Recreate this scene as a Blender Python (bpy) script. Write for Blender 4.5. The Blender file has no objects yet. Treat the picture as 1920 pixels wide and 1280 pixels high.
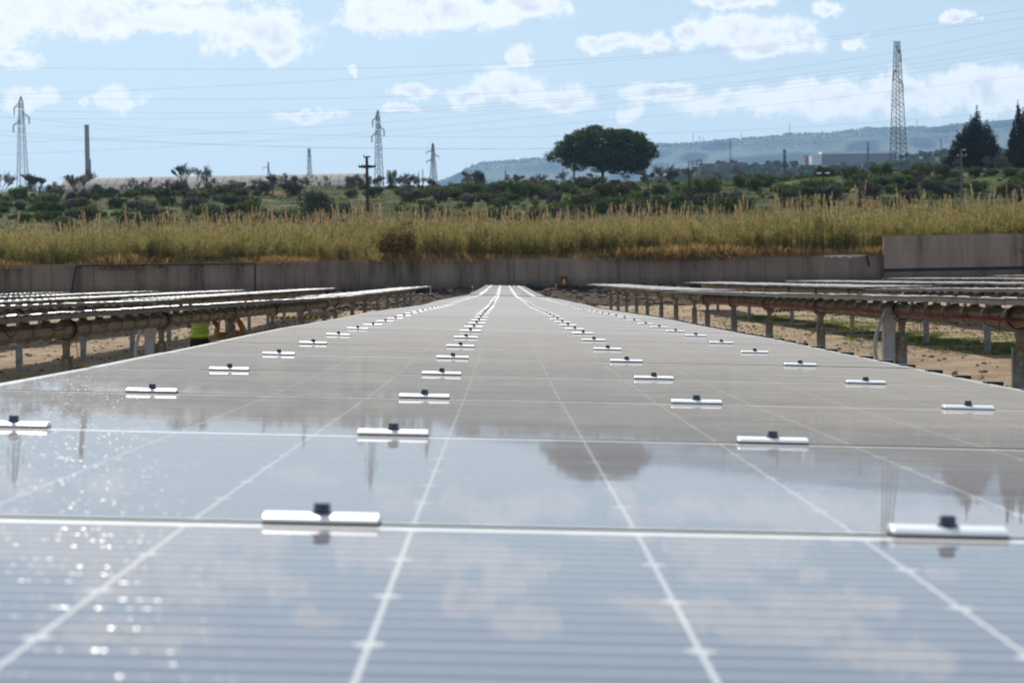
import bpy, math, random
import numpy as np
from mathutils import Vector, Matrix
random.seed(7); rng = np.random.default_rng(7)
R = math.radians
SC = bpy.context.scene
COL = SC.collection

# ------------------------------------------------------------------ camera
F = 4003.0                       # focal length in pixels of the 1920 px wide photograph
CAM_Z = 1.8
ROLL, PITCH, YAW = R(1.0), R(-1.507), R(-0.2175)
cam_d = bpy.data.cameras.new('camera'); cam = bpy.data.objects.new('camera', cam_d); COL.objects.link(cam)
fwd = Vector((math.sin(-YAW)*math.cos(PITCH), math.cos(YAW)*math.cos(PITCH), math.sin(PITCH)))
rgt0 = fwd.cross(Vector((0, 0, 1))).normalized(); up0 = rgt0.cross(fwd).normalized()
rgt = rgt0*math.cos(ROLL) - up0*math.sin(ROLL); up = rgt0*math.sin(ROLL) + up0*math.cos(ROLL)
cam.matrix_world = Matrix(((rgt.x, up.x, -fwd.x, 0), (rgt.y, up.y, -fwd.y, 0), (rgt.z, up.z, -fwd.z, CAM_Z), (0, 0, 0, 1)))
cam_d.sensor_width = 36; cam_d.lens = F/1920*36
cam_d.clip_start = 0.05; cam_d.clip_end = 20000
cam_d.dof.use_dof = True; cam_d.dof.focus_distance = 7.0; cam_d.dof.aperture_fstop = 13
SC.camera = cam

def ray(px, py):
    d = rgt*((px-960)/F) + up*((640-py)/F) + fwd
    return d.normalized()
def at(px, py, D):               # the point seen at a pixel of the photograph, D metres ahead
    d = ray(px, py); return Vector((0, 0, CAM_Z)) + d*(D/d.y)

# ------------------------------------------------------------------ light
SUN_EL, SUN_AZ = R(45), R(-16)   # azimuth measured from +Y, negative to the left
W = bpy.data.worlds.new('World'); SC.world = W; W.use_nodes = True
SKY_STRENGTH = 0.096
nt = W.node_tree; nt.nodes.clear()
def N(t, kind, **kw):
    n = t.nodes.new(kind)
    for k, v in kw.items():
        if k.startswith('i_'):
            key = k[2:]
            key = int(key) if key.isdigit() else key.replace('_', ' ')
            s = n.inputs[key]
            if isinstance(v, bpy.types.NodeSocket): t.links.new(v, s)
            else: s.default_value = v
        else: setattr(n, k, v)
    return n
def M_(t, op, a, b=None, c=None, clamp=False):
    n = t.nodes.new('ShaderNodeMath'); n.operation = op; n.use_clamp = clamp
    for i, v in enumerate((a, b, c)):
        if v is None: continue
        if isinstance(v, bpy.types.NodeSocket): t.links.new(v, n.inputs[i])
        else: n.inputs[i].default_value = v
    return n.outputs[0]
def smooth(t, v, a, b, lo=0.0, hi=1.0):
    n = t.nodes.new('ShaderNodeMapRange'); n.interpolation_type = 'SMOOTHSTEP'
    t.links.new(v, n.inputs[0]); n.inputs[1].default_value = a; n.inputs[2].default_value = b
    n.inputs[3].default_value = lo; n.inputs[4].default_value = hi
    return n.outputs[0]
def mixc(t, fac, a, b, blend='MIX'):
    n = t.nodes.new('ShaderNodeMix'); n.data_type = 'RGBA'; n.blend_type = blend
    for i, v in ((0, fac), (6, a), (7, b)):
        if isinstance(v, bpy.types.NodeSocket): t.links.new(v, n.inputs[i])
        elif i == 0: n.inputs[0].default_value = v
        else: n.inputs[i].default_value = (*v, 1)[:4]
    return n.outputs[2]
sky = N(nt, 'ShaderNodeTexSky', sky_type='NISHITA', sun_disc=False, sun_elevation=SUN_EL, sun_rotation=SUN_AZ,
        altitude=50, air_density=1.0, dust_density=1.2, ozone_density=1.5)
tc = N(nt, 'ShaderNodeTexCoord')
sep = N(nt, 'ShaderNodeSeparateXYZ', i_0=tc.outputs['Generated'])
X, Y, Z = sep.outputs
az = M_(nt, 'MULTIPLY', M_(nt, 'ARCTAN2', X, Y), F)
el = M_(nt, 'MULTIPLY', M_(nt, 'ARCSINE', Z), F)
uv = N(nt, 'ShaderNodeCombineXYZ', i_0=az, i_1=el).outputs[0]
warp = N(nt, 'ShaderNodeTexNoise', i_Vector=uv, i_Scale=0.012, i_Detail=5.0, i_Roughness=0.6)
fbm = N(nt, 'ShaderNodeTexNoise', i_Vector=uv, i_Scale=0.016, i_Detail=10.0, i_Roughness=0.66)
wv = N(nt, 'ShaderNodeVectorMath', operation='SUBTRACT', i_0=warp.outputs['Color'], i_1=(0.5, 0.5, 0.5))
wv = N(nt, 'ShaderNodeVectorMath', operation='MULTIPLY', i_0=wv.outputs[0], i_1=(110, 70, 0))
p = N(nt, 'ShaderNodeVectorMath', operation='ADD', i_0=uv, i_1=wv.outputs[0]).outputs[0]
CLOUDS = [(250,35,330,36),(60,22,120,50),(480,58,125,42),(520,98,70,26),(420,85,46,24),(30,103,42,16),(330,-25,300,40),
 (780,28,150,42),(900,20,130,34),(990,18,75,32),(700,48,60,22),(225,184,50,32),(40,185,66,24),(150,192,20,11),
 (580,210,68,14),(972,104,32,22),(960,168,100,42),(1050,186,85,28),(880,182,60,24),(770,172,60,14),(750,200,62,12),
 (1140,78,58,18),(1220,80,66,24),(1390,62,112,40),(1450,84,92,24),(1300,58,34,24),(1550,25,40,16),(1370,4,90,16),
 (1600,75,34,13),(1795,33,32,9),(1240,172,85,22),(1400,192,130,32),(1550,186,150,46),(1700,178,170,46),(1850,166,140,52),
 (1180,208,50,15),(1990,160,170,50),(665,142,12,5),(1590,-40,180,30),(900,-60,60,46),(970,-20,50,30),(1270,-55,120,26),
 (300,-70,200,32),(-120,60,160,50),(2050,60,90,24),(620,-110,70,22),(1010,-95,60,40),(260,-150,190,30),(1350,-60,110,34),(1700,-130,150,40),(560,-60,50,16),(1500,-90,170,34)]
acc = None
for (cx, cy, rx, ry) in CLOUDS:
    d = ray(cx, cy)
    c = (math.atan2(d.x, d.y)*F, math.asin(d.z)*F, 0)
    q = N(nt, 'ShaderNodeVectorMath', operation='SUBTRACT', i_0=p, i_1=c)
    q = N(nt, 'ShaderNodeVectorMath', operation='MULTIPLY', i_0=q.outputs[0], i_1=(1/rx, 1/ry, 0))
    q = N(nt, 'ShaderNodeVectorMath', operation='LENGTH', i_0=q.outputs[0])
    acc = q.outputs['Value'] if acc is None else M_(nt, 'SMOOTH_MIN', acc, q.outputs['Value'], 0.35)
dens = M_(nt, 'SUBTRACT', 1.0, acc)
dens = M_(nt, 'ADD', dens, M_(nt, 'MULTIPLY', M_(nt, 'SUBTRACT', fbm.outputs[0], 0.5), 2.3))
# generic broken cloud in the rest of the sky
big = N(nt, 'ShaderNodeTexNoise', i_Vector=tc.outputs['Generated'], i_Scale=5.0, i_Detail=9.0, i_Roughness=0.58)
gen = M_(nt, 'MULTIPLY', M_(nt, 'SUBTRACT', big.outputs[0], 0.53), 5.0)
outside = smooth(nt, M_(nt, 'MAXIMUM', M_(nt, 'SUBTRACT', el, 700), M_(nt, 'SUBTRACT', M_(nt, 'ABSOLUTE', az), 1250)), -60, 250)
gen = M_(nt, 'ADD', gen, M_(nt, 'MULTIPLY', M_(nt, 'SUBTRACT', outside, 1.0), 6.0))
dens = M_(nt, 'MAXIMUM', dens, gen)
cmask = smooth(nt, dens, -0.10, 0.46)
cmask = M_(nt, 'MULTIPLY', cmask, 0.93)
shade = N(nt, 'ShaderNodeTexNoise', i_Vector=p, i_Scale=0.011, i_Detail=6.0, i_Roughness=0.55)
core = M_(nt, 'MULTIPLY', smooth(nt, dens, 0.30, 1.2), smooth(nt, shade.outputs[0], 0.36, 0.60))
ccol = mixc(nt, core, (11.9, 11.8, 11.6), (8.0, 8.35, 8.9))
veil = smooth(nt, el, 260, 1000, 0.52, 0.10)
skyc = mixc(nt, veil, mixc(nt, 1.0, sky.outputs[0], (0.92, 0.97, 1.0), 'MULTIPLY'), (7.0, 8.6, 9.8))     # thin veil of humid air in front of the blue
hz = smooth(nt, el, 0, 460)
skyc = mixc(nt, M_(nt, 'MULTIPLY', M_(nt, 'SUBTRACT', 1.0, hz), 0.48), skyc, (8.4, 9.2, 9.8))
final = mixc(nt, cmask, skyc, ccol)
bg = N(nt, 'ShaderNodeBackground', i_Color=final, i_Strength=SKY_STRENGTH)
out = N(nt, 'ShaderNodeOutputWorld', i_Surface=bg.outputs[0])
sd = bpy.data.lights.new('sun', 'SUN'); sun = bpy.data.objects.new('sun', sd); COL.objects.link(sun)
sd.energy = 4.8; sd.angle = R(0.53); sd.color = (1.0, 0.95, 0.87)
sdir = Vector((math.sin(SUN_AZ)*math.cos(SUN_EL), math.cos(SUN_AZ)*math.cos(SUN_EL), math.sin(SUN_EL)))
sun.rotation_euler = sdir.to_track_quat('Z', 'Y').to_euler(); sun.location = (0, 0, 50)
vs = SC.view_settings; vs.view_transform = 'Standard'; vs.look = 'None'; vs.gamma = 1; vs.exposure = 0.0
vs.use_curve_mapping = False
SC.render.engine = 'CYCLES'
SC.cycles.max_bounces = 6; SC.cycles.transparent_max_bounces = 12; SC.cycles.volume_bounces = 1
SC.cycles.use_denoising = True

# ------------------------------------------------------------------ material helpers
def new_mat(name):
    m = bpy.data.materials.new(name); m.use_nodes = True
    t = m.node_tree; t.nodes.clear(); o = t.nodes.new('ShaderNodeOutputMaterial')
    return m, t, o
def ramp(t, v, stops):
    n = t.nodes.new('ShaderNodeValToRGB'); t.links.new(v, n.inputs[0]); e = n.color_ramp.elements
    while len(e) < len(stops): e.new(0.5)
    for x, (pos, c) in zip(e, stops): x.position = pos; x.color = (*c, 1)
    return n.outputs[0]
def simple(name, col, rough=0.6, metal=0.0, var=0.15, scale=8.0, bump=0.0, bscale=40.0, spec=0.5):
    m, t, o = new_mat(name)
    c = N(t, 'ShaderNodeTexCoord')
    n = N(t, 'ShaderNodeTexNoise', i_Vector=c.outputs['Object'], i_Scale=scale, i_Detail=4.0)
    lo = tuple(x*(1-var) for x in col); hi = tuple(min(1, x*(1+var)) for x in col)
    cc = ramp(t, n.outputs[0], [(0.35, lo), (0.65, hi)])
    b = N(t, 'ShaderNodeBsdfPrincipled', i_Base_Color=cc, i_Roughness=rough, i_Metallic=metal)
    b.inputs['Specular IOR Level'].default_value = spec
    if bump:
        n2 = N(t, 'ShaderNodeTexNoise', i_Vector=c.outputs['Object'], i_Scale=bscale, i_Detail=3.0)
        bp = N(t, 'ShaderNodeBump', i_Height=n2.outputs[0], i_Strength=bump)
        t.links.new(bp.outputs[0], b.inputs['Normal'])
    t.links.new(b.outputs[0], o.inputs[0]); return m
def foliage(name, cols, rough=0.75, transl=0.35, posscale=0.35):
    m, t, o = new_mat(name)
    g = N(t, 'ShaderNodeNewGeometry'); oi = N(t, 'ShaderNodeObjectInfo')
    n = N(t, 'ShaderNodeTexNoise', i_Vector=g.outputs['Position'], i_Scale=posscale, i_Detail=6.0, i_Roughness=0.7)
    v = M_(t, 'ADD', M_(t, 'MULTIPLY', n.outputs[0], 1.1), M_(t, 'MULTIPLY', M_(t, 'SUBTRACT', oi.outputs['Random'], 0.5), 0.35))
    v = M_(t, 'ADD', v, M_(t, 'MULTIPLY', M_(t, 'SUBTRACT', g.outputs['Random Per Island'], 0.5), 0.5))
    k = len(cols); c = ramp(t, v, [(0.25+0.6*i/(k-1), cc) for i, cc in enumerate(cols)])
    d = N(t, 'ShaderNodeBsdfPrincipled', i_Base_Color=c, i_Roughness=rough)
    d.inputs['Specular IOR Level'].default_value = 0.08
    tr = N(t, 'ShaderNodeBsdfTranslucent', i_Color=c)
    mx = N(t, 'ShaderNodeMixShader', i_0=transl, i_1=d.outputs[0], i_2=tr.outputs[0])
    t.links.new(mx.outputs[0], o.inputs[0]); return m

def glass_mat(name, kind):
    """laminated module glass with dust whose share grows towards grazing view, as a real thin dust layer does"""
    m, t, o = new_mat(name)
    c = N(t, 'ShaderNodeTexCoord'); g = N(t, 'ShaderNodeNewGeometry')
    s = N(t, 'ShaderNodeSeparateXYZ', i_0=c.outputs['Object'])
    if kind == 'cell':
        yy = M_(t, 'FRACT', M_(t, 'ADD', M_(t, 'DIVIDE', s.outputs[1], 0.184/5), 100.5))
        bus = M_(t, 'LESS_THAN', M_(t, 'ABSOLUTE', M_(t, 'SUBTRACT', yy, 0.5)), 0.045)
        nz = N(t, 'ShaderNodeTexNoise', i_Vector=c.outputs['Object'], i_Scale=3.0, i_Detail=3.0)
        base = mixc(t, nz.outputs[0], (0.012, 0.02, 0.055), (0.02, 0.03, 0.075))
        base = mixc(t, bus, base, (0.50, 0.52, 0.55))
        fine = M_(t, 'FRACT', M_(t, 'MULTIPLY', s.outputs[1], 1/0.184*5*4))
    else:
        base = None
        bus = None
    b = N(t, 'ShaderNodeBsdfPrincipled', i_Roughness=0.5)
    if base is not None: t.links.new(base, b.inputs['Base Color'])
    else: b.inputs['Base Color'].default_value = (0.85, 0.85, 0.83, 1)
    b.inputs['Specular IOR Level'].default_value = 0.0
    b.inputs['Coat Weight'].default_value = 1.0; b.inputs['Coat Roughness'].default_value = 0.028; b.inputs['Coat IOR'].default_value = 1.62
    # faint unevenness of the rolled glass, drawn out across the module
    mp = N(t, 'ShaderNodeMapping', i_Vector=g.outputs['Position']); mp.inputs['Scale'].default_value = (1.5, 14, 1)
    wn = N(t, 'ShaderNodeTexNoise', i_Vector=mp.outputs[0], i_Scale=1.0, i_Detail=3.0)
    bp = N(t, 'ShaderNodeBump', i_Height=wn.outputs[0], i_Strength=0.02, i_Distance=0.004)
    t.links.new(bp.outputs[0], b.inputs['Coat Normal'])
    sh = b.outputs[0]
    if kind == 'cell':
        # round solder ribbons and textured glass: tiny facets that lean along the table and glitter under the sun
        mp2 = N(t, 'ShaderNodeMapping', i_Vector=g.outputs['Position']); mp2.inputs['Scale'].default_value = (420, 5/0.184, 1)
        vo = N(t, 'ShaderNodeTexWhiteNoise', noise_dimensions='2D')
        fl = N(t, 'ShaderNodeVectorMath', operation='FLOOR', i_0=mp2.outputs[0]); t.links.new(fl.outputs[0], vo.inputs['Vector'])
        rs = N(t, 'ShaderNodeSeparateXYZ', i_0=vo.outputs['Color'])
        nx = M_(t, 'MULTIPLY', M_(t, 'SUBTRACT', rs.outputs[0], 0.5), 0.02)
        ny = M_(t, 'MULTIPLY', M_(t, 'SUBTRACT', rs.outputs[1], 0.5), 1.1)
        nn = N(t, 'ShaderNodeCombineXYZ', i_0=nx, i_1=ny, i_2=1.0)
        nv = N(t, 'ShaderNodeVectorMath', operation='NORMALIZE', i_0=nn.outputs[0])
        gl = N(t, 'ShaderNodeBsdfGlossy', i_Color=(0.9, 0.86, 0.8, 1), i_Roughness=0.20, i_Normal=nv.outputs[0])
        mx = N(t, 'ShaderNodeMixShader', i_0=M_(t, 'MULTIPLY', bus, 0.022), i_1=sh, i_2=gl.outputs[0]); sh = mx.outputs[0]
    else:
        tr = N(t, 'ShaderNodeBsdfTransparent', i_Color=(0.96, 0.98, 0.97, 1))
        mx = N(t, 'ShaderNodeMixShader', i_0=0.18, i_1=sh, i_2=tr.outputs[0]); sh = mx.outputs[0]
    dot = N(t, 'ShaderNodeVectorMath', operation='DOT_PRODUCT', i_0=g.outputs['Incoming'], i_1=g.outputs['Normal'])
    cs = M_(t, 'MAXIMUM', M_(t, 'ABSOLUTE', dot.outputs['Value']), 0.004)
    dn = N(t, 'ShaderNodeTexNoise', i_Vector=g.outputs['Position'], i_Scale=6.0, i_Detail=8.0, i_Roughness=0.7)
    tau = M_(t, 'MULTIPLY', M_(t, 'ADD', 0.6, M_(t, 'MULTIPLY', dn.outputs[0], 0.8)), 0.037)
    st = N(t, 'ShaderNodeMapping', i_Vector=g.outputs['Position']); st.inputs['Scale'].default_value = (1.1, 3.0, 1)
    sn = N(t, 'ShaderNodeTexNoise', i_Vector=st.outputs[0], i_Scale=2.2, i_Detail=7.0, i_Roughness=0.75, i_Distortion=1.2)
    tau = M_(t, 'MULTIPLY', tau, smooth(t, sn.outputs[0], 0.3, 0.72, 0.86, 1.22))
    vd = N(t, 'ShaderNodeTexVoronoi', i_Vector=g.outputs['Position'], i_Scale=1.6)
    drop = M_(t, 'MULTIPLY', M_(t, 'LESS_THAN', vd.outputs['Distance'], 0.010), 0.25)
    tau = M_(t, 'ADD', tau, drop)
    fac = M_(t, 'SUBTRACT', 1.0, M_(t, 'EXPONENT', M_(t, 'MULTIPLY', M_(t, 'DIVIDE', tau, cs), -1.0)))
    grain = N(t, 'ShaderNodeTexNoise', i_Vector=g.outputs['Position'], i_Scale=260.0, i_Detail=2.0)
    dc = mixc(t, grain.outputs[0], (0.24, 0.234, 0.226), (0.60, 0.58, 0.56))
    df = N(t, 'ShaderNodeBsdfDiffuse', i_Color=dc)
    mx = N(t, 'ShaderNodeMixShader', i_0=fac, i_1=sh, i_2=df.outputs[0])
    t.links.new(mx.outputs[0], o.inputs[0]); return m

M = {}
M['cell'] = glass_mat('cell under glass', 'cell')
M['gap'] = glass_mat('clear laminate between cells', 'gap')
M['edge'] = simple('green glass edge', (0.03, 0.055, 0.045), 0.3)
M['margin'] = None
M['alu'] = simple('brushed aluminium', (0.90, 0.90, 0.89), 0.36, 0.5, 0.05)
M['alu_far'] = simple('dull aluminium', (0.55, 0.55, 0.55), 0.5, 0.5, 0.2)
M['rubber'] = simple('black rubber', (0.012, 0.012, 0.013), 0.55)
M['bolt'] = simple('dark zinc bolt', (0.06, 0.075, 0.11), 0.38, 0.6)
M['galv'] = simple('galvanised steel', (0.33, 0.315, 0.28), 0.5, 0.35, 0.25, 5.0, 0.1, 60)
M['galv_warm'] = simple('weathered galvanised steel', (0.28, 0.245, 0.19), 0.5, 0.25, 0.3, 7.0, 0.1, 60)
M['railmat'] = simple('dull brown grey rail', (0.085, 0.07, 0.052), 0.65, 0.1, 0.2, 6.0)
M['post'] = simple('zinc post', (0.30, 0.31, 0.31), 0.55, 0.3, 0.3, 6.0, 0.1, 60)
M['black'] = simple('black steel', (0.012, 0.012, 0.015), 0.5)
M['red_cable'] = simple('red cable', (0.36, 0.045, 0.02), 0.5)
M['yellow_cable'] = simple('yellow cable', (0.42, 0.33, 0.04), 0.5)
M['drive'] = simple('pale grey drive housing', (0.50, 0.54, 0.58), 0.4, 0.2, 0.08)
M['wire'] = simple('power line', (0.10, 0.11, 0.13), 0.6)
M['pylon'] = simple('pylon steel', (0.10, 0.105, 0.115), 0.7, 0.1, 0.2, 0.6)
M['pylon_rust'] = simple('brown pylon steel', (0.10, 0.075, 0.065), 0.7, 0.1, 0.3, 0.15)
M['insul'] = simple('insulator glass', (0.06, 0.12, 0.12), 0.35)
M['pole'] = simple('dark concrete pole', (0.055, 0.042, 0.036), 0.9, 0, 0.3, 2.0)
M['pole_grey'] = simple('grey concrete pole', (0.13, 0.125, 0.12), 0.9, 0, 0.2, 2.0)
M['bark'] = simple('bark', (0.045, 0.035, 0.028), 0.95, 0, 0.35, 3.0)
M['bark_pale'] = simple('grey bark', (0.13, 0.105, 0.088), 0.95, 0, 0.3, 3.0)
M['rust'] = simple('rusty red paint', (0.16, 0.035, 0.02), 0.7)
M['yellow'] = simple('yellow enamel', (0.55, 0.36, 0.03), 0.5)
M['white'] = simple('white paint', (0.78, 0.78, 0.76), 0.6, 0, 0.05)
M['vest'] = simple('high visibility yellow', (0.55, 0.78, 0.02), 0.7, 0, 0.06)
M['reflective'] = simple('silver reflective tape', (0.42, 0.40, 0.36), 0.45, 0.2)
M['trousers'] = simple('black trousers', (0.012, 0.012, 0.016), 0.85)
M['shirt'] = simple('grey sweatshirt', (0.14, 0.13, 0.13), 0.9)
M['tan'] = simple('tan work jacket', (0.36, 0.20, 0.10), 0.85)
M['skin'] = simple('skin', (0.38, 0.20, 0.13), 0.6, 0, 0.05)
M['glove'] = simple('red glove', (0.35, 0.02, 0.02), 0.7)
M['hair'] = simple('dark hair', (0.02, 0.015, 0.012), 0.7)
M['pine'] = foliage('pine needles', [(0.012, 0.022, 0.006), (0.03, 0.052, 0.012), (0.07, 0.11, 0.025)], posscale=0.5, transl=0.2)
M['cypress'] = foliage('cypress foliage', [(0.012, 0.011, 0.006), (0.024, 0.021, 0.011), (0.05, 0.042, 0.02)], posscale=0.7, transl=0.12)
M['olive'] = foliage('olive grey leaves', [(0.045, 0.058, 0.03), (0.09, 0.11, 0.058), (0.16, 0.185, 0.105)], posscale=0.6, transl=0.25)
M['bushgreen'] = foliage('shrub leaves', [(0.028, 0.045, 0.009), (0.065, 0.095, 0.018), (0.13, 0.17, 0.035)], posscale=0.5)
M['brightgreen'] = foliage('fresh green leaves', [(0.07, 0.12, 0.012), (0.12, 0.19, 0.02), (0.18, 0.26, 0.04)], posscale=0.5)
M['khaki'] = foliage('khaki leaves', [(0.03, 0.03, 0.01), (0.06, 0.058, 0.018), (0.11, 0.105, 0.03)], posscale=0.5)
M['bramble'] = foliage('grey brown twigs and leaves', [(0.045, 0.036, 0.03), (0.085, 0.068, 0.056), (0.13, 0.11, 0.085)], posscale=0.5, transl=0.15)
M['reedleaf'] = foliage('reed leaves', [(0.08, 0.14, 0.022), (0.16, 0.23, 0.04), (0.31, 0.31, 0.075), (0.48, 0.37, 0.13)], posscale=0.28, transl=0.42, rough=0.75)
M['reeddry'] = foliage('dry reed leaves', [(0.22, 0.13, 0.04), (0.37, 0.235, 0.08), (0.50, 0.36, 0.15)], posscale=0.3, transl=0.4, rough=0.8)
M['plume'] = foliage('reed plumes', [(0.34, 0.24, 0.115), (0.45, 0.335, 0.18), (0.56, 0.44, 0.26)], posscale=0.4, transl=0.45)
M['drybush'] = foliage('dry brown twigs', [(0.12, 0.065, 0.022), (0.24, 0.14, 0.05), (0.38, 0.24, 0.09)], posscale=0.6, transl=0.3)
M['grass'] = foliage('grass', [(0.06, 0.11, 0.015), (0.12, 0.19, 0.025), (0.20, 0.27, 0.05)], posscale=0.8, transl=0.4)
M['scrubgrass'] = foliage('meadow grass', [(0.028, 0.05, 0.006), (0.07, 0.11, 0.012), (0.15, 0.18, 0.02), (0.24, 0.18, 0.05)], posscale=0.06, transl=0.25)
M['flower'] = simple('yellow petals', (0.75, 0.58, 0.02), 0.6)

def ground_mat(name, stops, scale=0.6, bump=0.5, bscale=6.0, patch=None):
    m, t, o = new_mat(name)
    g = N(t, 'ShaderNodeNewGeometry')
    n = N(t, 'ShaderNodeTexNoise', i_Vector=g.outputs['Position'], i_Scale=scale, i_Detail=10.0, i_Roughness=0.65)
    c = ramp(t, n.outputs[0], stops)
    if patch:
        n3 = N(t, 'ShaderNodeTexNoise', i_Vector=g.outputs['Position'], i_Scale=patch[0], i_Detail=6.0, i_Roughness=0.7)
        c = mixc(t, smooth(t, n3.outputs[0], patch[1], patch[2]), c, patch[3])
    b = N(t, 'ShaderNodeBsdfPrincipled', i_Base_Color=c, i_Roughness=0.95)
    b.inputs['Specular IOR Level'].default_value = 0.15
    n2 = N(t, 'ShaderNodeTexNoise', i_Vector=g.outputs['Position'], i_Scale=bscale, i_Detail=8.0, i_Roughness=0.7)
    bp = N(t, 'ShaderNodeBump', i_Height=n2.outputs[0], i_Strength=bump, i_Distance=0.15)
    t.links.new(bp.outputs[0], b.inputs['Normal']); t.links.new(b.outputs[0], o.inputs[0]); return m
M['soil'] = ground_mat('sandy soil', [(0.3, (0.26, 0.175, 0.11)), (0.5, (0.43, 0.315, 0.21)), (0.7, (0.57, 0.445, 0.32))], 0.9, 1.0, 7.0, (0.25, 0.55, 0.7, (0.30, 0.22, 0.14)))
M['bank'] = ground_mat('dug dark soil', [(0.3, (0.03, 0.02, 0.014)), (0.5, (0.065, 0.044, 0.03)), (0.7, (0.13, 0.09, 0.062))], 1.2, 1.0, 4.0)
M['meadow'] = ground_mat('scrub meadow', [(0.3, (0.02, 0.03, 0.008)), (0.5, (0.05, 0.068, 0.014)), (0.7, (0.12, 0.12, 0.03))], 0.05, 0.8, 0.6, (0.08, 0.56, 0.66, (0.17, 0.12, 0.055)))
M['plain'] = ground_mat('far plain', [(0.3, (0.04, 0.055, 0.02)), (0.7, (0.10, 0.11, 0.05))], 0.01, 0.5, 0.1)
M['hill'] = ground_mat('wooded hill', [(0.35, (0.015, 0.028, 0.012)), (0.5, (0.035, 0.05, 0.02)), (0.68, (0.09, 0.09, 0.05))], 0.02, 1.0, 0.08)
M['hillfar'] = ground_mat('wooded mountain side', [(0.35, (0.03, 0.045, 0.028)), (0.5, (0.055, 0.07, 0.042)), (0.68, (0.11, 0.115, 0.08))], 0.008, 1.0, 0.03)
M['stone'] = simple('clod', (0.13, 0.09, 0.06), 0.95, 0, 0.4, 3.0)

def concrete(name, dark=1.0):
    m, t, o = new_mat(name)
    g = N(t, 'ShaderNodeNewGeometry')
    mp = N(t, 'ShaderNodeMapping', i_Vector=g.outputs['Position']); mp.inputs['Scale'].default_value = (0.75, 0.75, 0.10)
    n = N(t, 'ShaderNodeTexNoise', i_Vector=mp.outputs[0], i_Scale=1.0, i_Detail=9.0, i_Roughness=0.62)
    c = ramp(t, n.outputs[0], [(0.32, (0.09*dark, 0.066*dark, 0.05*dark)), (0.46, (0.25*dark, 0.19*dark, 0.148*dark)), (0.68, (0.36*dark, 0.285*dark, 0.23*dark))])
    n2 = N(t, 'ShaderNodeTexNoise', i_Vector=g.outputs['Position'], i_Scale=0.9, i_Detail=8.0, i_Roughness=0.7)
    c = mixc(t, smooth(t, n2.outputs[0], 0.52, 0.75, 0, 0.5), c, (0.24*dark, 0.20*dark, 0.165*dark))
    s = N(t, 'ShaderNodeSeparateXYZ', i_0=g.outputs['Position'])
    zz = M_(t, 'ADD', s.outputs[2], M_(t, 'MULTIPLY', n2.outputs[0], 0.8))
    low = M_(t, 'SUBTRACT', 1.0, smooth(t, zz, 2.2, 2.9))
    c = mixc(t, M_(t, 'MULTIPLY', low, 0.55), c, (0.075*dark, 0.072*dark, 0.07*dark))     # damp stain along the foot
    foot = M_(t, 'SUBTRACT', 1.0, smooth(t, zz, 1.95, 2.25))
    c = mixc(t, M_(t, 'MULTIPLY', foot, 0.85), c, (0.012, 0.011, 0.012))  # shadow at the wall base, painted into the colour as a near-black band
    # lift lines of the shuttering
    ln = M_(t, 'LESS_THAN', M_(t, 'FRACT', M_(t, 'MULTIPLY', s.outputs[2], 1.6)), 0.05)
    c = mixc(t, M_(t, 'MULTIPLY', ln, 0.25), c, (0.08, 0.07, 0.06))
    b = N(t, 'ShaderNodeBsdfPrincipled', i_Base_Color=c, i_Roughness=0.92)
    b.inputs['Specular IOR Level'].default_value = 0.2
    n4 = N(t, 'ShaderNodeTexNoise', i_Vector=g.outputs['Position'], i_Scale=12, i_Detail=5)
    bp = N(t, 'ShaderNodeBump', i_Height=n4.outputs[0], i_Strength=0.3, i_Distance=0.03)
    t.links.new(bp.outputs[0], b.inputs['Normal']); t.links.new(b.outputs[0], o.inputs[0]); return m
M['concrete'] = concrete('stained concrete'); M['concrete2'] = concrete('paler stained concrete', 1.25)

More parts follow.
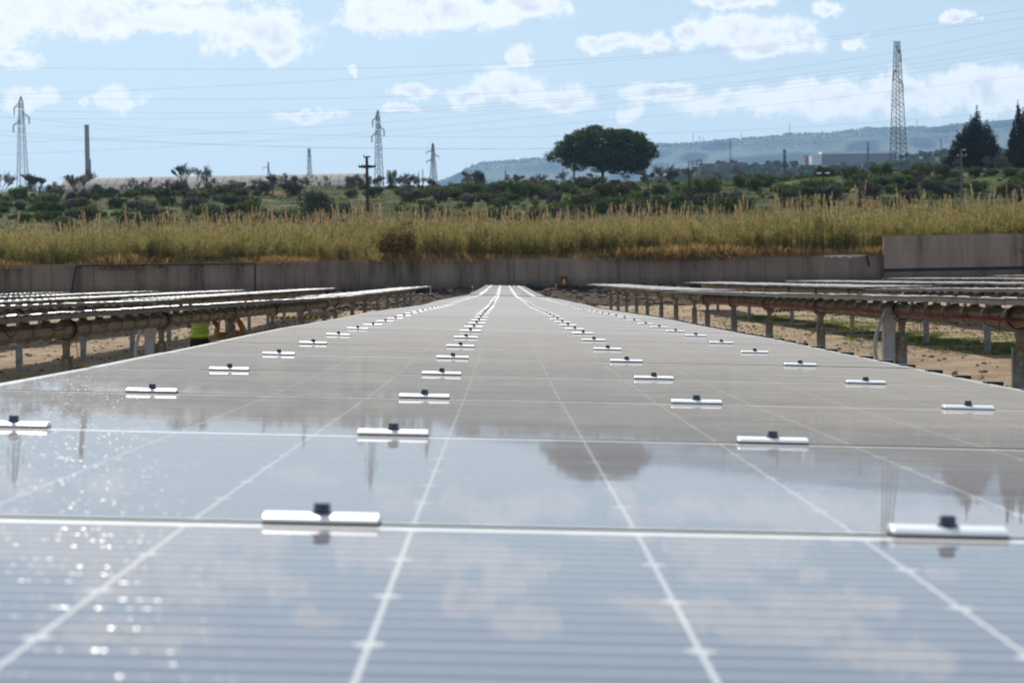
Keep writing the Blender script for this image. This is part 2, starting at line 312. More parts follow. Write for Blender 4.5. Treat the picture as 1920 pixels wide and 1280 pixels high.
# ------------------------------------------------------------------ mesh builder
class MB:
    def __init__(s): s.v = []; s.f = []; s.m = []
    def add(s, vs, fs, mi=0):
        b = len(s.v); s.v.extend([tuple(x) for x in vs]); s.f.extend([tuple(i+b for i in f) for f in fs]); s.m.extend([mi]*len(fs)); return s
    def box(s, x0, x1, y0, y1, z0, z1, mi=0):
        return s.add([(x0,y0,z0),(x1,y0,z0),(x1,y1,z0),(x0,y1,z0),(x0,y0,z1),(x1,y0,z1),(x1,y1,z1),(x0,y1,z1)],
                     [(0,3,2,1),(4,5,6,7),(0,1,5,4),(1,2,6,5),(2,3,7,6),(3,0,4,7)], mi)
    def tube(s, pts, r, n=6, mi=0, cap=True):
        pts = [Vector(q) for q in pts]; k = len(pts)
        rr = r if isinstance(r, (list, tuple)) else [r]*k
        vs = []; prev = None
        for i, q in enumerate(pts):
            d = (pts[min(i+1, k-1)] - pts[max(i-1, 0)]).normalized()
            a = prev if prev is not None else (Vector((0,0,1)) if abs(d.z) < 0.9 else Vector((1,0,0)))
            e1 = (a - d*a.dot(d)).normalized(); e2 = d.cross(e1); prev = e1
            for j in range(n):
                t = 2*math.pi*(j+0.5)/n
                vs.append(q + (e1*math.cos(t) + e2*math.sin(t))*rr[i])
        fs = [(i*n+j, i*n+(j+1) % n, (i+1)*n+(j+1) % n, (i+1)*n+j) for i in range(k-1) for j in range(n)]
        if cap: fs += [tuple(range(n-1, -1, -1)), tuple((k-1)*n+j for j in range(n))]
        return s.add(vs, fs, mi)
    def prism(s, outline, y0, y1, mi=0):        # outline in (x,z), extruded along y
        n = len(outline)
        vs = [(x, y0, z) for x, z in outline] + [(x, y1, z) for x, z in outline]
        fs = [tuple(range(n)), tuple(range(2*n-1, n-1, -1))] + [(i, n+i, n+(i+1) % n, (i+1) % n) for i in range(n)]
        return s.add(vs, fs, mi)
    def mesh(s, name, mats, smooth=False):
        me = bpy.data.meshes.new(name); me.from_pydata(s.v, [], s.f)
        for q in (mats if isinstance(mats, (list, tuple)) else [mats]): me.materials.append(q)
        if any(s.m): me.polygons.foreach_set('material_index', s.m)
        if smooth: me.polygons.foreach_set('use_smooth', [True]*len(s.f))
        me.update(); return me
def fast_mesh(name, V, Q, mats, mi=None, smooth=False):
    """V (n,3), Q (m,k) arrays of k-gons"""
    me = bpy.data.meshes.new(name); V = np.asarray(V, np.float32); Q = np.asarray(Q, np.int32)
    k = Q.shape[1]
    me.vertices.add(len(V)); me.vertices.foreach_set('co', V.ravel())
    me.loops.add(Q.size); me.loops.foreach_set('vertex_index', Q.ravel())
    me.polygons.add(len(Q)); me.polygons.foreach_set('loop_start', np.arange(0, Q.size, k, dtype=np.int32))
    for q in (mats if isinstance(mats, (list, tuple)) else [mats]): me.materials.append(q)
    if mi is not None: me.polygons.foreach_set('material_index', np.asarray(mi, np.int32))
    if smooth: me.polygons.foreach_set('use_smooth', np.ones(len(Q), bool))
    me.update(calc_edges=True); me.validate(); return me
def link(name, me, parent=None, loc=None, rot=None, scale=None, **props):
    o = bpy.data.objects.new(name, me); COL.objects.link(o)
    if parent is not None: o.parent = parent
    if loc is not None: o.location = loc
    if rot is not None: o.rotation_euler = rot
    if scale is not None: o.scale = (scale,)*3 if isinstance(scale, (int, float)) else scale
    for k, v in props.items(): o[k] = v
    return o
def thing(name, label, cat, loc=(0,0,0), rot=(0,0,0), group=None, me=None, scale=None):
    o = link(name, me, None, loc, rot, scale); o['label'] = label; o['category'] = cat
    if group: o['group'] = group
    return o

def vnoise(x, y, s, seed=0):
    """value noise on arrays"""
    r = np.random.default_rng(seed); T = r.random((256, 256))
    X = x/s + 500.3; Y_ = y/s + 500.7
    xi = np.floor(X).astype(int); yi = np.floor(Y_).astype(int); fx = X-xi; fy = Y_-yi
    fx = fx*fx*(3-2*fx); fy = fy*fy*(3-2*fy)
    a = T[xi % 256, yi % 256]; b = T[(xi+1) % 256, yi % 256]; c = T[xi % 256, (yi+1) % 256]; d = T[(xi+1) % 256, (yi+1) % 256]
    return (a*(1-fx)+b*fx)*(1-fy) + (c*(1-fx)+d*fx)*fy - 0.5

# ------------------------------------------------------------------ terrain
WALL_Y = 150.0
def front_z(x, y):
    z = np.interp(y, [-400, 100, 128, 137, 149, 152], [0, 0, 0.3, 0.55, 1.35, 1.45])
    z = z + vnoise(x, y, 9, 1)*0.10 + vnoise(x, y, 2.2, 2)*0.07 + vnoise(x, y, 0.8, 3)*0.05
    bank = np.clip((y-132)/5, 0, 1)
    return z + bank*(vnoise(x, y, 2.5, 4)*0.45 + vnoise(x, y, 1.0, 5)*0.25)
PROF_D = [150, 165, 200, 260, 300, 340, 380, 420, 450, 600, 900, 1600]
PROF_Z = [3.45, 3.8, 5.2, 9.8, 12.8, 16.4, 19.4, 21.6, 21.0, 18, 16, 14]
def back_z(x, y):
    z = np.interp(y, PROF_D, PROF_Z)
    b = np.clip((y-190)/60, 0, 1)
    return z + b*(vnoise(x, y, 45, 11)*2.2 + vnoise(x, y, 16, 12)*1.3 + vnoise(x, y, 6, 13)*0.6) + np.clip(x/200, -0.5, 1)*b*1.2
def gz(x, y):
    a = np.array([float(x)]); b = np.array([float(y)])
    return float((front_z if y < 150 else back_z)(a, b)[0])
def terrain(name, x0, x1, y0, y1, step, fn, mat, kind='structure'):
    xs = np.arange(x0, x1+step, step); ys = np.arange(y0, y1+step*0.5, step) if not isinstance(y0, np.ndarray) else y0
    XX, YY = np.meshgrid(xs, ys); ZZ = fn(XX, YY); n, m = XX.shape
    V = np.stack([XX.ravel(), YY.ravel(), ZZ.ravel()], 1)
    i = (np.arange(n-1)[:, None]*m + np.arange(m-1)[None]).ravel()
    Q = np.stack([i, i+1, i+m+1, i+m], 1)
    o = link(name, fast_mesh(name, V, Q, mat, smooth=True)); o['kind'] = kind; return o
terrain('ground', -60, 60, 6, 133, 0.4, front_z, M['soil'])
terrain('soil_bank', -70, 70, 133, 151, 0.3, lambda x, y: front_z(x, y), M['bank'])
o = terrain('outer_ground', -400, 400, -400, 150, 25, lambda x, y: front_z(x, y)-0.35, M['soil'])
terrain('hillside', -170, 190, 151, 460, 1.6, back_z, M['meadow'])
terrain('plain', -6200, 6200, 440, 10900, 130, lambda x, y: np.interp(y, [440, 1000, 11000], [17.5, 12, 8.0])-1.0, M['plain'])
terrain('side_meadow', -1200, 1200, 151, 470, 14, lambda x, y: back_z(x, y)-1.6, M['meadow'])

# far mountain and the nearer wooded rise
def ridge(name, prof, D, depth, foot_z, mat, bump, seed, n=260):
    xs_px = np.linspace(prof[0][0], prof[-1][0], n)
    ys_px = np.interp(xs_px, [q[0] for q in prof], [q[1] for q in prof])
    top = np.array([at(a, b, D) for a, b in zip(xs_px, ys_px)])
    rows = []
    for k, f in enumerate(np.linspace(0, 1, 26)):
        y = D - depth*(1-f)
        z = foot_z + (top[:, 2]-foot_z)*(f**0.8)
        sc = 1 - (1-f)*depth/D*0.0
        x = top[:, 0]*sc
        yy = np.full(n, y) + vnoise(x, np.full(n, y), 120, seed)*depth*0.15*(1 if 0 < f < 1 else 0)
        nz = vnoise(x, yy, 90, seed+1)*bump*2.2*math.sin(math.pi*min(f, 0.92)) + vnoise(x, yy*3, 22, seed+2)*bump*1.3*min(1, f*3) + vnoise(x, yy*3, 8, seed+3)*bump*0.7
        rows.append(np.stack([x, yy, z+nz], 1))
    rows.append(np.stack([top[:, 0], np.full(n, D+depth), np.full(n, foot_z)], 1))
    V = np.concatenate(rows); r = len(rows)
    i = (np.arange(r-1)[:, None]*n + np.arange(n-1)[None]).ravel()
    o = link(name, fast_mesh(name, V, np.stack([i, i+1, i+n+1, i+n], 1), mat, smooth=True)); o['kind'] = 'structure'
    return o
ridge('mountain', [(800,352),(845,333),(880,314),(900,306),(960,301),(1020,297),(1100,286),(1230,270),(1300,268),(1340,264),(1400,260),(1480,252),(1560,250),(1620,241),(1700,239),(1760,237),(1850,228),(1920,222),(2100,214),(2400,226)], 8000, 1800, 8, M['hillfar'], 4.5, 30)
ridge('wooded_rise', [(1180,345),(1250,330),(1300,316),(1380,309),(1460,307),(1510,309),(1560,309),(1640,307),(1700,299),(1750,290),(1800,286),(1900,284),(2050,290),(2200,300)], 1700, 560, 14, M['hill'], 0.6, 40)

# ------------------------------------------------------------------ solar modules
CELL, NX, NY = 0.184, 12, 6
MX, NEAR, FAR_ = 0.026, 0.007, 0.023
MW = NX*CELL + 2*MX; PITCH_M = 1.154
GH, CH = 0.0017, 0.0085
def octagon(x, y):
    a, b = x+GH, x+CELL-GH; c, d = y+GH, y+CELL-GH
    return [(a+CH,c,0),(b-CH,c,0),(b,c+CH,0),(b,d-CH,0),(b-CH,d,0),(a+CH,d,0),(a,d-CH,0),(a,c+CH,0)]
def module_mesh(cells=True, lod=False):
    b = MB(); hx = NX*CELL/2
    if lod:
        b.add([(-hx,0,0),(hx,0,0),(hx,NY*CELL,0),(-hx,NY*CELL,0)], [(0,1,2,3)], 0)
    for i in range(NX if not lod else 0):
        for j in range(NY):
            x, y = -hx+i*CELL, j*CELL
            if cells: b.add(octagon(x, y), [tuple(range(8))], 0)
            X0, X1, Y0, Y1 = x, x+CELL, y, y+CELL
            a, c, e, f = x+GH, x+CELL-GH, y+GH, y+CELL-GH
            b.add([(X0,Y0,0),(a,Y0,0),(a,Y1,0),(X0,Y1,0)], [(0,1,2,3)], 1)
            b.add([(c,Y0,0),(X1,Y0,0),(X1,Y1,0),(c,Y1,0)], [(0,1,2,3)], 1)
            b.add([(a,Y0,0),(c,Y0,0),(c,e,0),(a,e,0)], [(0,1,2,3)], 1)
            b.add([(a,f,0),(c,f,0),(c,Y1,0),(a,Y1,0)], [(0,1,2,3)], 1)
            for (cx, sx) in ((a, 1), (c, -1)):
                for (cy, sy) in ((e, 1), (f, -1)):
                    tri = [(cx,cy,0),(cx+sx*CH,cy,0),(cx,cy+sy*CH,0)]
                    b.add(tri, [(0,1,2) if sx*sy > 0 else (0,2,1)], 1)
    y0, y1 = -NEAR, NY*CELL+FAR_
    for (p, q, r, s) in ((-hx-MX, hx+MX, y0, 0), (-hx-MX, hx+MX, NY*CELL, y1), (-hx-MX, -hx, 0, NY*CELL), (hx, hx+MX, 0, NY*CELL)):
        b.add([(p,r,0),(q,r,0),(q,s,0),(p,s,0)], [(0,1,2,3)], 3)
    x0, x1, zb = -hx-MX, hx+MX, -0.007
    b.add([(x0,y0,0),(x1,y0,0),(x1,y1,0),(x0,y1,0),(x0,y0,zb),(x1,y0,zb),(x1,y1,zb),(x0,y1,zb)],
          [(0,4,5,1),(1,5,6,2),(2,6,7,3),(3,7,4,0)], 2)
    return b.mesh('solar_module', [M['cell'], M['gap'], M['edge'], M['marginmat']])
m_, t_, o_ = new_mat('white laminate margin')
b_ = N(t_, 'ShaderNodeBsdfPrincipled', i_Base_Color=(0.72, 0.72, 0.69, 1), i_Roughness=0.5); b_.inputs['Coat Weight'].default_value = 0.6
t_.links.new(b_.outputs[0], o_.inputs[0]); M['marginmat'] = m_
ME_MOD = module_mesh(True); ME_MOD_OPEN = module_mesh(False); ME_MOD_LOD = module_mesh(True, True)
ME_CELL = MB().add(octagon(0, 0), [tuple(range(8))]).mesh('solar_cell', M['cell'])

# module side frame (dark rails hugging the long sides underneath)
def rails_mesh(s):
    b = MB(); hx = MW/2
    for s in (s,):
        xs = sorted((s*(hx-0.004), s*(hx-0.034)))
        b.box(xs[0], xs[1], -NEAR+0.003, NY*CELL+FAR_-0.003, -0.060, -0.0085)
    return b.mesh('side_rail', M['railmat'])
ME_RAILS = [rails_mesh(-1), rails_mesh(1)]
def cross_mesh():                              # the rail that carries a module, wrapped over the torque tube
    b = MB(); hx = MW/2
    b.box(-0.30, 0.30, -0.025, 0.025, -0.07, -0.012)
    return b.mesh('cross_rail', M['galv_warm'])
ME_CROSS = cross_mesh()

# mid clamp: rounded aluminium bar on black rubber, hex bolt
def clamp_mesh():
    w, d = 0.0475, 0.0175
    prof = [(-d, 0.0026), (-d+0.0004, 0.0042), (-d+0.0025, 0.0058), (-d+0.0060, 0.0073), (-d+0.0115, 0.0085), (0.002, 0.0090), (d-0.004, 0.0080), (d, 0.0048), (d, 0.0026)]
    b = MB(); n = len(prof)
    xs = [(-w, 0.99), (-w+0.0006, 1.0), (w-0.0006, 1.0), (w, 0.99)]
    vs = []
    for x, f in xs:
        for (y, z) in prof: vs.append((x, y*f, 0.0030+(z-0.0030)*(1 if f == 1.0 else 0.95)))
    fs = [(i*n+j, i*n+(j+1) % n, (i+1)*n+(j+1) % n, (i+1)*n+j) for i in range(3) for j in range(n)]
    fs += [tuple(range(n-1, -1, -1)), tuple(3*n+j for j in range(n))]
    b.add(vs, fs)
    return b.mesh('clamp', M['alu'])
ME_CLAMP = clamp_mesh()
ME_PAD = MB().box(-0.0478, 0.0478, -0.0187, 0.0187, 0.0006, 0.0026).mesh('rubber_pad', M['rubber'])
def bolt_mesh():
    b = MB(); n = 6
    hexa = [(0.0070*math.cos(math.pi*i/3+0.2), 0.0070*math.sin(math.pi*i/3+0.2)) for i in range(6)]
    vs = [(x, y, 0.0098) for x, y in hexa] + [(x, y, 0.0158) for x, y in hexa] + [(x*0.86, y*0.86, 0.0172) for x, y in hexa]
    fs = [(i, (i+1) % 6, 6+(i+1) % 6, 6+i) for i in range(6)] + [(6+i, 6+(i+1) % 6, 12+(i+1) % 6, 12+i) for i in range(6)] + [tuple(range(12, 18))]
    b.add(vs, fs)
    b.tube([(0,0,0.0080),(0,0,0.0100)], 0.0092, 14)
    return b.mesh('bolt', M['bolt'])
ME_BOLT = bolt_mesh()
ME_CLIP = MB().box(-0.012, 0.030, -0.024, 0.024, -0.012, 0.0035).mesh('edge_clip', M['rubber'])
def far_clamp_mesh():
    b = MB(); pr = [(-0.022, 0.001), (-0.022, 0.0050), (-0.006, 0.0115), (0.010, 0.0125), (0.022, 0.0060), (0.022, 0.001)]; n = 6
    vs = [(-0.0475, y, z) for y, z in pr] + [(0.0475, y, z) for y, z in pr]
    b.add(vs, [(i, (i+1) % n, n+(i+1) % n, n+i) for i in range(n)] + [tuple(range(n-1, -1, -1)), tuple(range(n, 2*n))]); return b
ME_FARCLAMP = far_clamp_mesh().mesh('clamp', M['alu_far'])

TILT = 0.0385
OWN_D = [-6, 1.775, 2.93, 4.08, 5.24, 6.39, 7.54, 8.70, 9.85, 11.0, 12.16, 13.3, 14.5, 15.6, 20, 27.2, 31.7, 45, 62.5, 80, 100, 128, 140]
OWN_Z = [-.20, -.205, -.2134, -.222, -.2257, -.227, -.2243, -.222, -.2225, -.2255, -.228, -.229, -.229, -.2262, -.243, -.272, -.262, -.275, -.31, -.255, -.165, -.03, .03]
def own_z(y): return CAM_Z + float(np.interp(y, OWN_D, OWN_Z))
def row_z(y, off=0.0):
    return CAM_Z + float(np.interp(y, [-30, 20, 60, 62.5, 90, 137], [-.24, -.245, -.28, -.285, -.20, -.02])) + off

# ---- torque tube, bearings, posts
def ring_pts(r, a0, a1, n): return [(r*math.cos(a0+(a1-a0)*i/n), r*math.sin(a0+(a1-a0)*i/n)) for i in range(n+1)]
def bracket_mesh():                             # plate standing across the row: open ring, neck, foot plate
    R0, R1_ = 0.141, 0.180
    outer = ring_pts(R1_, math.pi*1.04, math.pi*1.40, 8)
    neck = [(-0.055, -0.20), (-0.045, -0.25), (-0.05, -0.62), (0.05, -0.62), (0.045, -0.25), (0.055, -0.20)]
    outer2 = ring_pts(R1_, math.pi*1.60, math.pi*1.96, 8)
    inner = ring_pts(R0, math.pi*1.96, math.pi*1.04, 16)
    b = MB(); b.prism(outer+neck+outer2+inner, -0.010, 0.010)
    return b.mesh('bearing_bracket', M['galv_warm'])
ME_BRACKET = bracket_mesh()
def bearing_mesh():
    b = MB(); n = 20
    for (ra, rb, y0, y1) in ((0.122, 0.140, -0.05, 0.05),):
        for i in range(n):
            a0, a1 = 2*math.pi*i/n, 2*math.pi*(i+1)/n
            q = [(ra*math.cos(a0), ra*math.sin(a0)), (rb*math.cos(a0), rb*math.sin(a0)), (rb*math.cos(a1), rb*math.sin(a1)), (ra*math.cos(a1), ra*math.sin(a1))]
            b.prism(q, y0, y1)
    return b.mesh('bearing', M['black'])
ME_BEARING = bearing_mesh()
def post_mesh(h=1.45):                          # C channel, open side to +y
    b = MB(); w, d, t = 0.075, 0.09, 0.006
    b.box(-w, w, 0.012, 0.012+t, -h, -0.34); b.box(-w, -w+t, 0.012+t, d, -h, -0.34); b.box(w-t, w, 0.012+t, d, -h, -0.34)
    b.box(-w+t, -w+0.022, d-t, d, -h, -0.34); b.box(w-0.022, w-t, d-t, d, -h, -0.34)
    return b.mesh('post', M['post'])
ME_POST = post_mesh()
def bolt2_mesh():
    b = MB(); b.tube([(0,-0.040,0),(0,-0.010,0)], 0.020, 6); b.tube([(0,-0.018,0),(0,-0.0102,0)], 0.030, 12)
    return b.mesh('bolt', M['galv'])
ME_BOLT2 = bolt2_mesh()
def tube_mesh(L):
    b = MB(); r = 0.108
    b.tube([(0,0,0),(0,L,0)], r, 8); return b.mesh('torque_tube', M['galv_warm'])
ME_BAND = None
def band_mesh():                                # strap that ties a module rail round the tube
    b = MB()
    for dy in (-0.045, 0.045):
        b.tube([(0,dy-0.012,0),(0,dy+0.012,0)], 0.119, 8)
    b.tube([(0,-0.033,0),(0,0.033,0)], 0.113, 8)
    b.box(-0.05, 0.05, -0.03, 0.03, 0.105, 0.135)
    return b.mesh('tube_strap', M['galv_warm'])
ME_BAND = band_mesh()
def drive_mesh():
    b = MB()
    b.box(-0.27, -0.115, -0.04, 0.14, -1.45, -0.28, 0)
    b.prism([(-0.27,-0.28),(-0.115,-0.28),(-0.06,-0.12),(-0.13,0.0),(-0.24,0.02),(-0.29,-0.12)], -0.05, 0.10, 0)
    arc = [(-0.30-0.11*math.sin(math.pi*k/10), -0.07, -0.10-0.85*k/10) for k in range(11)]
    b.tube(arc, [0.028]*11, 8, 0)
    b.box(-0.112, -0.09, -0.02, 0.11, -0.95, -0.38, 1)
    return b.mesh('drive_unit', [M['drive'], M['galv']])
ME_DRIVE = drive_mesh()
AXIS_DROP = 0.215                                # tube axis below the glass

def make_table(name, label, group, xc, y0, n, zfun, tilt=TILT, level='far', posts=(), drives=(), cell_rows=(), clips=0, jit=0.0, seed=1, post_len=None):
    """one tracker table: n modules from y0 on. level near: clamps with pads and bolts; mid: plain clamps; far: joined"""
    r = random.Random(seed)
    root = thing(name, label, 'solar table', (xc, y0, 0), group=group)
    zs = [zfun(y0+i*PITCH_M) for i in range(n+1)]
    js = [r.uniform(-1, 1)*jit for i in range(n+1)]
    farV = MB(); clampV = MB(); rot_y = math.atan(tilt)
    for i in range(n):
        ya = i*PITCH_M; za, zb = zs[i]+js[i], zs[i+1]+js[i+1]
        pit = math.atan2(zb-za, PITCH_M)
        dt = r.uniform(-1, 1)*jit*0.5
        if level in ('near', 'mid'):
            open_ = i in cell_rows
            me = ME_MOD_OPEN if open_ else (ME_MOD if (level == 'near' or i < 30) else ME_MOD)
            m = link('solar_module', me, root, (0, ya+NEAR, za), (pit, rot_y+dt, 0))
            if open_:
                for a in range(NX):
                    for b in range(NY):
                        link('solar_cell', ME_CELL, m, (-NX*CELL/2+a*CELL, b*CELL, 0))
            for me_ in ME_RAILS: link('side_rail', me_, m)
        else:
            hx = MW/2; c_, s_ = math.cos(rot_y), math.sin(rot_y)
            yb = ya+PITCH_M-0.012
            b = len(farV.v)
            for (mi_, xa, xb) in ((1, -hx, -hx+MX), (0, -hx+MX, hx-MX), (1, hx-MX, hx)):
                farV.add([(xa*c_, ya, za-xa*s_), (xb*c_, ya, za-xb*s_), (xb*c_, yb, zb-xb*s_), (xa*c_, yb, zb-xa*s_)], [(0,1,2,3)], mi_)
            farV.add([(-hx*c_, ya, za+hx*s_), (hx*c_, ya, za-hx*s_), (hx*c_, ya, za-hx*s_-0.05), (-hx*c_, ya, za+hx*s_-0.05),
                      (-hx*c_, yb, zb+hx*s_), (hx*c_, yb, zb-hx*s_), (hx*c_, yb, zb-hx*s_-0.05), (-hx*c_, yb, zb+hx*s_-0.05)],
                     [(0,3,2,1),(0,4,7,3),(1,2,6,5)], 2)
        # clamps on the seam in front of this module (and the last edge)
        for k in (-0.78, -0.26, 0.26, 0.78):
            x_ = k*math.cos(rot_y); z_ = za - k*math.sin(rot_y)
            if level == 'near':
                yaw = r.uniform(-0.02, 0.02)
                c = link('clamp', ME_CLAMP, root, (x_, ya-0.006, z_), (pit, rot_y, yaw))
                link('rubber_pad', ME_PAD, c)
                link('bolt', ME_BOLT, c, rot=(0, 0, r.uniform(0, 1)))
            elif level == 'mid':
                link('clamp', ME_FARCLAMP, root, (x_, ya-0.006, z_), (pit+r.gauss(0, .07), rot_y+r.uniform(-.03, .03), 0))
            else:
                pr_ = [(-0.026, 0.002), (-0.026, 0.006), (-0.010, 0.0125), (0.006, 0.0135), (0.018, 0.007), (0.018, 0.002)]
                tw = r.gauss(0, 0.05)
                clampV.add([(x_-0.0475, ya+q_, z_+w_+q_*tw) for q_, w_ in pr_] + [(x_+0.0475, ya+q_, z_+w_+q_*tw) for q_, w_ in pr_],
                           [(a_, (a_+1) % 6, 6+(a_+1) % 6, 6+a_) for a_ in range(6)] + [(5,4,3,2,1,0), (6,7,8,9,10,11)])
        if clips and i < clips:
            for s in ((1,) if level == 'near' else (-1, 1)):
                for f in (0.17, 0.5, 0.83):
                    zz = za+(zb-za)*f
                    xx = s*(MW/2)*math.cos(rot_y)
                    c = link('edge_clip', ME_CLIP, root, (xx, ya+f*1.13, zz - xx*math.tan(rot_y)+0.001), (pit, rot_y, 0 if s > 0 else math.pi))
                    if s < 0: c.rotation_euler = (-pit, -rot_y, math.pi)
    if level == 'far':
        o = link('solar_modules', farV.mesh('solar_modules', [M['cell'], M['marginmat'], M['railmat']]), root); o['kind'] = 'stuff'
    if clampV.v: 
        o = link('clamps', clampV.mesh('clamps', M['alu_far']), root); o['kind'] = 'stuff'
    # tube following the row in straight lengths
    ks = sorted(set([0, n] + list(range(0, n, 6))))
    for a, b in zip(ks[:-1], ks[1:]):
        L = (b-a)*PITCH_M; za, zb = zs[a]-AXIS_DROP, zs[b]-AXIS_DROP
        link('torque_tube', tube_mesh(L), root, (0, a*PITCH_M, za), (math.atan2(zb-za, L), 0, 0))
    for i in range(n):
        if level == 'far' and i % 2: continue
        link('tube_strap', ME_BAND, root, (0, (i+0.5)*PITCH_M, (zs[i]+zs[i+1])/2-AXIS_DROP))
        if level != 'far': link('cross_rail', ME_CROSS, root, (0, (i+0.5)*PITCH_M, (zs[i]+zs[i+1])/2), (0, rot_y, 0))
    for py in posts:
        z = zfun(py)-AXIS_DROP
        q = link('post', ME_POST, root, (0, py-y0, z))
        link('bearing_bracket', ME_BRACKET, root, (0, py-y0, z))
        link('bearing', ME_BEARING, root, (0, py-y0+0.05, z))
        if py < 70 and level != 'far':
            link('bolt', ME_BOLT2, q, (0, 0, -0.40)); link('bolt', ME_BOLT2, q, (0, 0, -0.52))
    for py in drives:
        link('drive_unit', ME_DRIVE, root, (0, py-y0, zfun(py)-AXIS_DROP))
    return root

G_T = 'parallel rows of solar tables on posts'
y_own0 = 1.775 - 3*PITCH_M
own_front = make_table('solar_table', 'dusty solar table filling the foreground, bright clamps in four rows', G_T, 0.106, y_own0, 55, own_z, level='near',
    posts=[9.2, 16.6, 24, 31.4, 38.8, 46.2, 53.6, 61], cell_rows=(2, 3, 4, 5), clips=30, jit=0.0012, seed=3)
yB = y_own0 + 55*PITCH_M + 0.35
def own_far(y): return own_z(y)+0.02
own_back = make_table('solar_table', 'far continuation of the foreground table, climbing gently towards the wall', G_T, 0.106, yB, 56, own_far, level='mid',
    posts=[66+7.4*k for k in range(9)], jit=0.011, seed=4)
R_POSTS = [24.0, 31.1, 39.0, 46.6, 53.7, 60.7]; RB_POSTS = [64.8, 71.7, 78.4, 86, 93, 100.5, 108, 115]
L_POSTS = [19.5, 27.3, 34.9, 43.7, 51.7, 59.2, 66.7]; LB_POSTS = [71, 79, 86, 95, 103, 112.6, 121, 129]
PX = 5.7
def zoff(o_): return lambda y: row_z(y, o_)
r1a = make_table('solar_table', 'solar table right of the foreground one, red cables along its tube, near half', G_T, 0.106+PX, 13.0, 43, zoff(0), level='mid', posts=R_POSTS, drives=[31.1], jit=0.006, seed=11)
r1b = make_table('solar_table', 'far half of the first row right of the foreground table', G_T, 0.106+PX, 13.2+43*PITCH_M, 50, zoff(0.05), level='mid', posts=RB_POSTS, jit=0.012, tilt=0.022, seed=12)
l1a = make_table('solar_table', 'solar table left of the foreground one where two workers reach under, near half', G_T, 0.106-PX, 14.0, 47, zoff(0), level='mid', posts=L_POSTS, drives=[34.9], clips=47, jit=0.007, tilt=-0.041, seed=13)
l1b = make_table('solar_table', 'far half of the first row left of the foreground table', G_T, 0.106-PX, 14.2+47*PITCH_M, 58, zoff(0.03), level='mid', posts=LB_POSTS, jit=0.012, tilt=-0.028, seed=14)
r2a = make_table('solar_table', 'near half of the second row to the right, seen beyond the red cables', G_T, 0.106+2*PX, 30.0, 27, zoff(0), level='mid', posts=[36+7.35*k for k in range(4)], jit=0.008, tilt=0.012, seed=15)
r2b = make_table('solar_table', 'far half of the second row to the right', G_T, 0.106+2*PX, 30.2+27*PITCH_M, 53, zoff(0.06), level='far', posts=[63+7.35*k for k in range(8)], jit=0.012, tilt=0.006, seed=16)
l2a = make_table('solar_table', 'near half of the second row to the left, glinting in the sun', G_T, 0.106-2*PX, 32.0, 32, zoff(0), level='mid', posts=[34.5+7.6*k for k in range(5)], jit=0.008, tilt=-0.019, seed=17)
l2b = make_table('solar_table', 'far half of the second row to the left, glinting in the sun', G_T, 0.106-2*PX, 32.2+32*PITCH_M, 56, zoff(0.04), level='far', posts=[72+7.6*k for k in range(8)], jit=0.012, tilt=-0.010, seed=18)
for k, (y0, n, wds) in enumerate([(50, 62, 'third'), (66, 48, 'fourth'), (82, 34, 'fifth')]):
    make_table('solar_table', f'{wds} row to the right of the foreground table, a thin pale strip below the wall', G_T, 0.106+(3+k)*PX, y0, n, zoff(0.05+0.05*k), level='far', posts=[y0+3+7.35*q for q in range(int(n*1.15/7.35))], jit=0.012, tilt=0.004, seed=21+k)
for k, (y0, n, wds) in enumerate([(54, 70, 'third'), (72, 54, 'fourth'), (90, 39, 'fifth')]):
    make_table('solar_table', f'{wds} row to the left of the foreground table, sparkling below the wall', G_T, 0.106-(3+k)*PX, y0, n, zoff(0.02+0.03*k), level='far', posts=[y0+3+7.35*q for q in range(int(n*1.15/7.35))], jit=0.012, tilt=-0.004, seed=31+k)

# ---- cables on the tables
def cable(parent, pts, r, mat, name='cable', label=None):
    b = MB(); b.tube(pts, r, 5); px_, py_, pz_ = parent.location
    o = link(name, b.mesh(name, mat, True), parent, (-px_, -py_, -pz_))
    if label: o['label'] = label
    return o
def along(xc, ya, yb, zf, dx, dz, wob, seed, step=0.22):
    r = random.Random(seed); pts = []; y = ya; a = 0; b_ = 0
    while y < yb:
        a = a*0.75 + r.uniform(-1, 1)*wob; b_ = b_*0.75 + r.uniform(-1, 1)*wob*0.5
        pts.append((xc+dx+b_, y, zf(y)-AXIS_DROP+dz+a)); y += step*r.uniform(0.8, 1.3)
    return pts
for s in range(3):
    cable(r1a, along(0.106+PX, 15, 62, zoff(0), -0.136-0.012*s, -0.005-0.02*s, 0.012, 50+s), 0.0075, M['red_cable'], 'red_cable')
cable(r1a, along(0.106+PX, 15, 62, zoff(0), -0.150, -0.03, 0.012, 54), 0.006, M['black'], 'black_cable')
for s in range(2):
    cable(r2a, along(0.106+2*PX, 31, 61, zoff(0), -0.138-0.014*s, -0.03-0.02*s, 0.014, 60+s), 0.010, M['red_cable'], 'red_cable')
def loop(p, q, sag, n=14):
    p, q = Vector(p), Vector(q)
    return [p.lerp(q, i/n) + Vector((0, 0, -sag*4*(i/n)*(1-i/n))) for i in range(n+1)]
xr = 0.106+PX
cable(r1a, loop((xr-0.13, 31.0, 1.22), (xr-0.13, 27.4, 1.27), 0.17), 0.006, M['red_cable'], 'red_cable')
cable(r1a, loop((xr-0.13, 31.0, 1.24), (xr-0.10, 29.0, 1.25), 0.10), 0.005, M['black'], 'black_cable')
cable(r1a, loop((xr-0.16, 24.3, 1.20), (xr-0.30, 23.7, 1.36), -0.05), 0.012, M['red_cable'], 'red_cable')
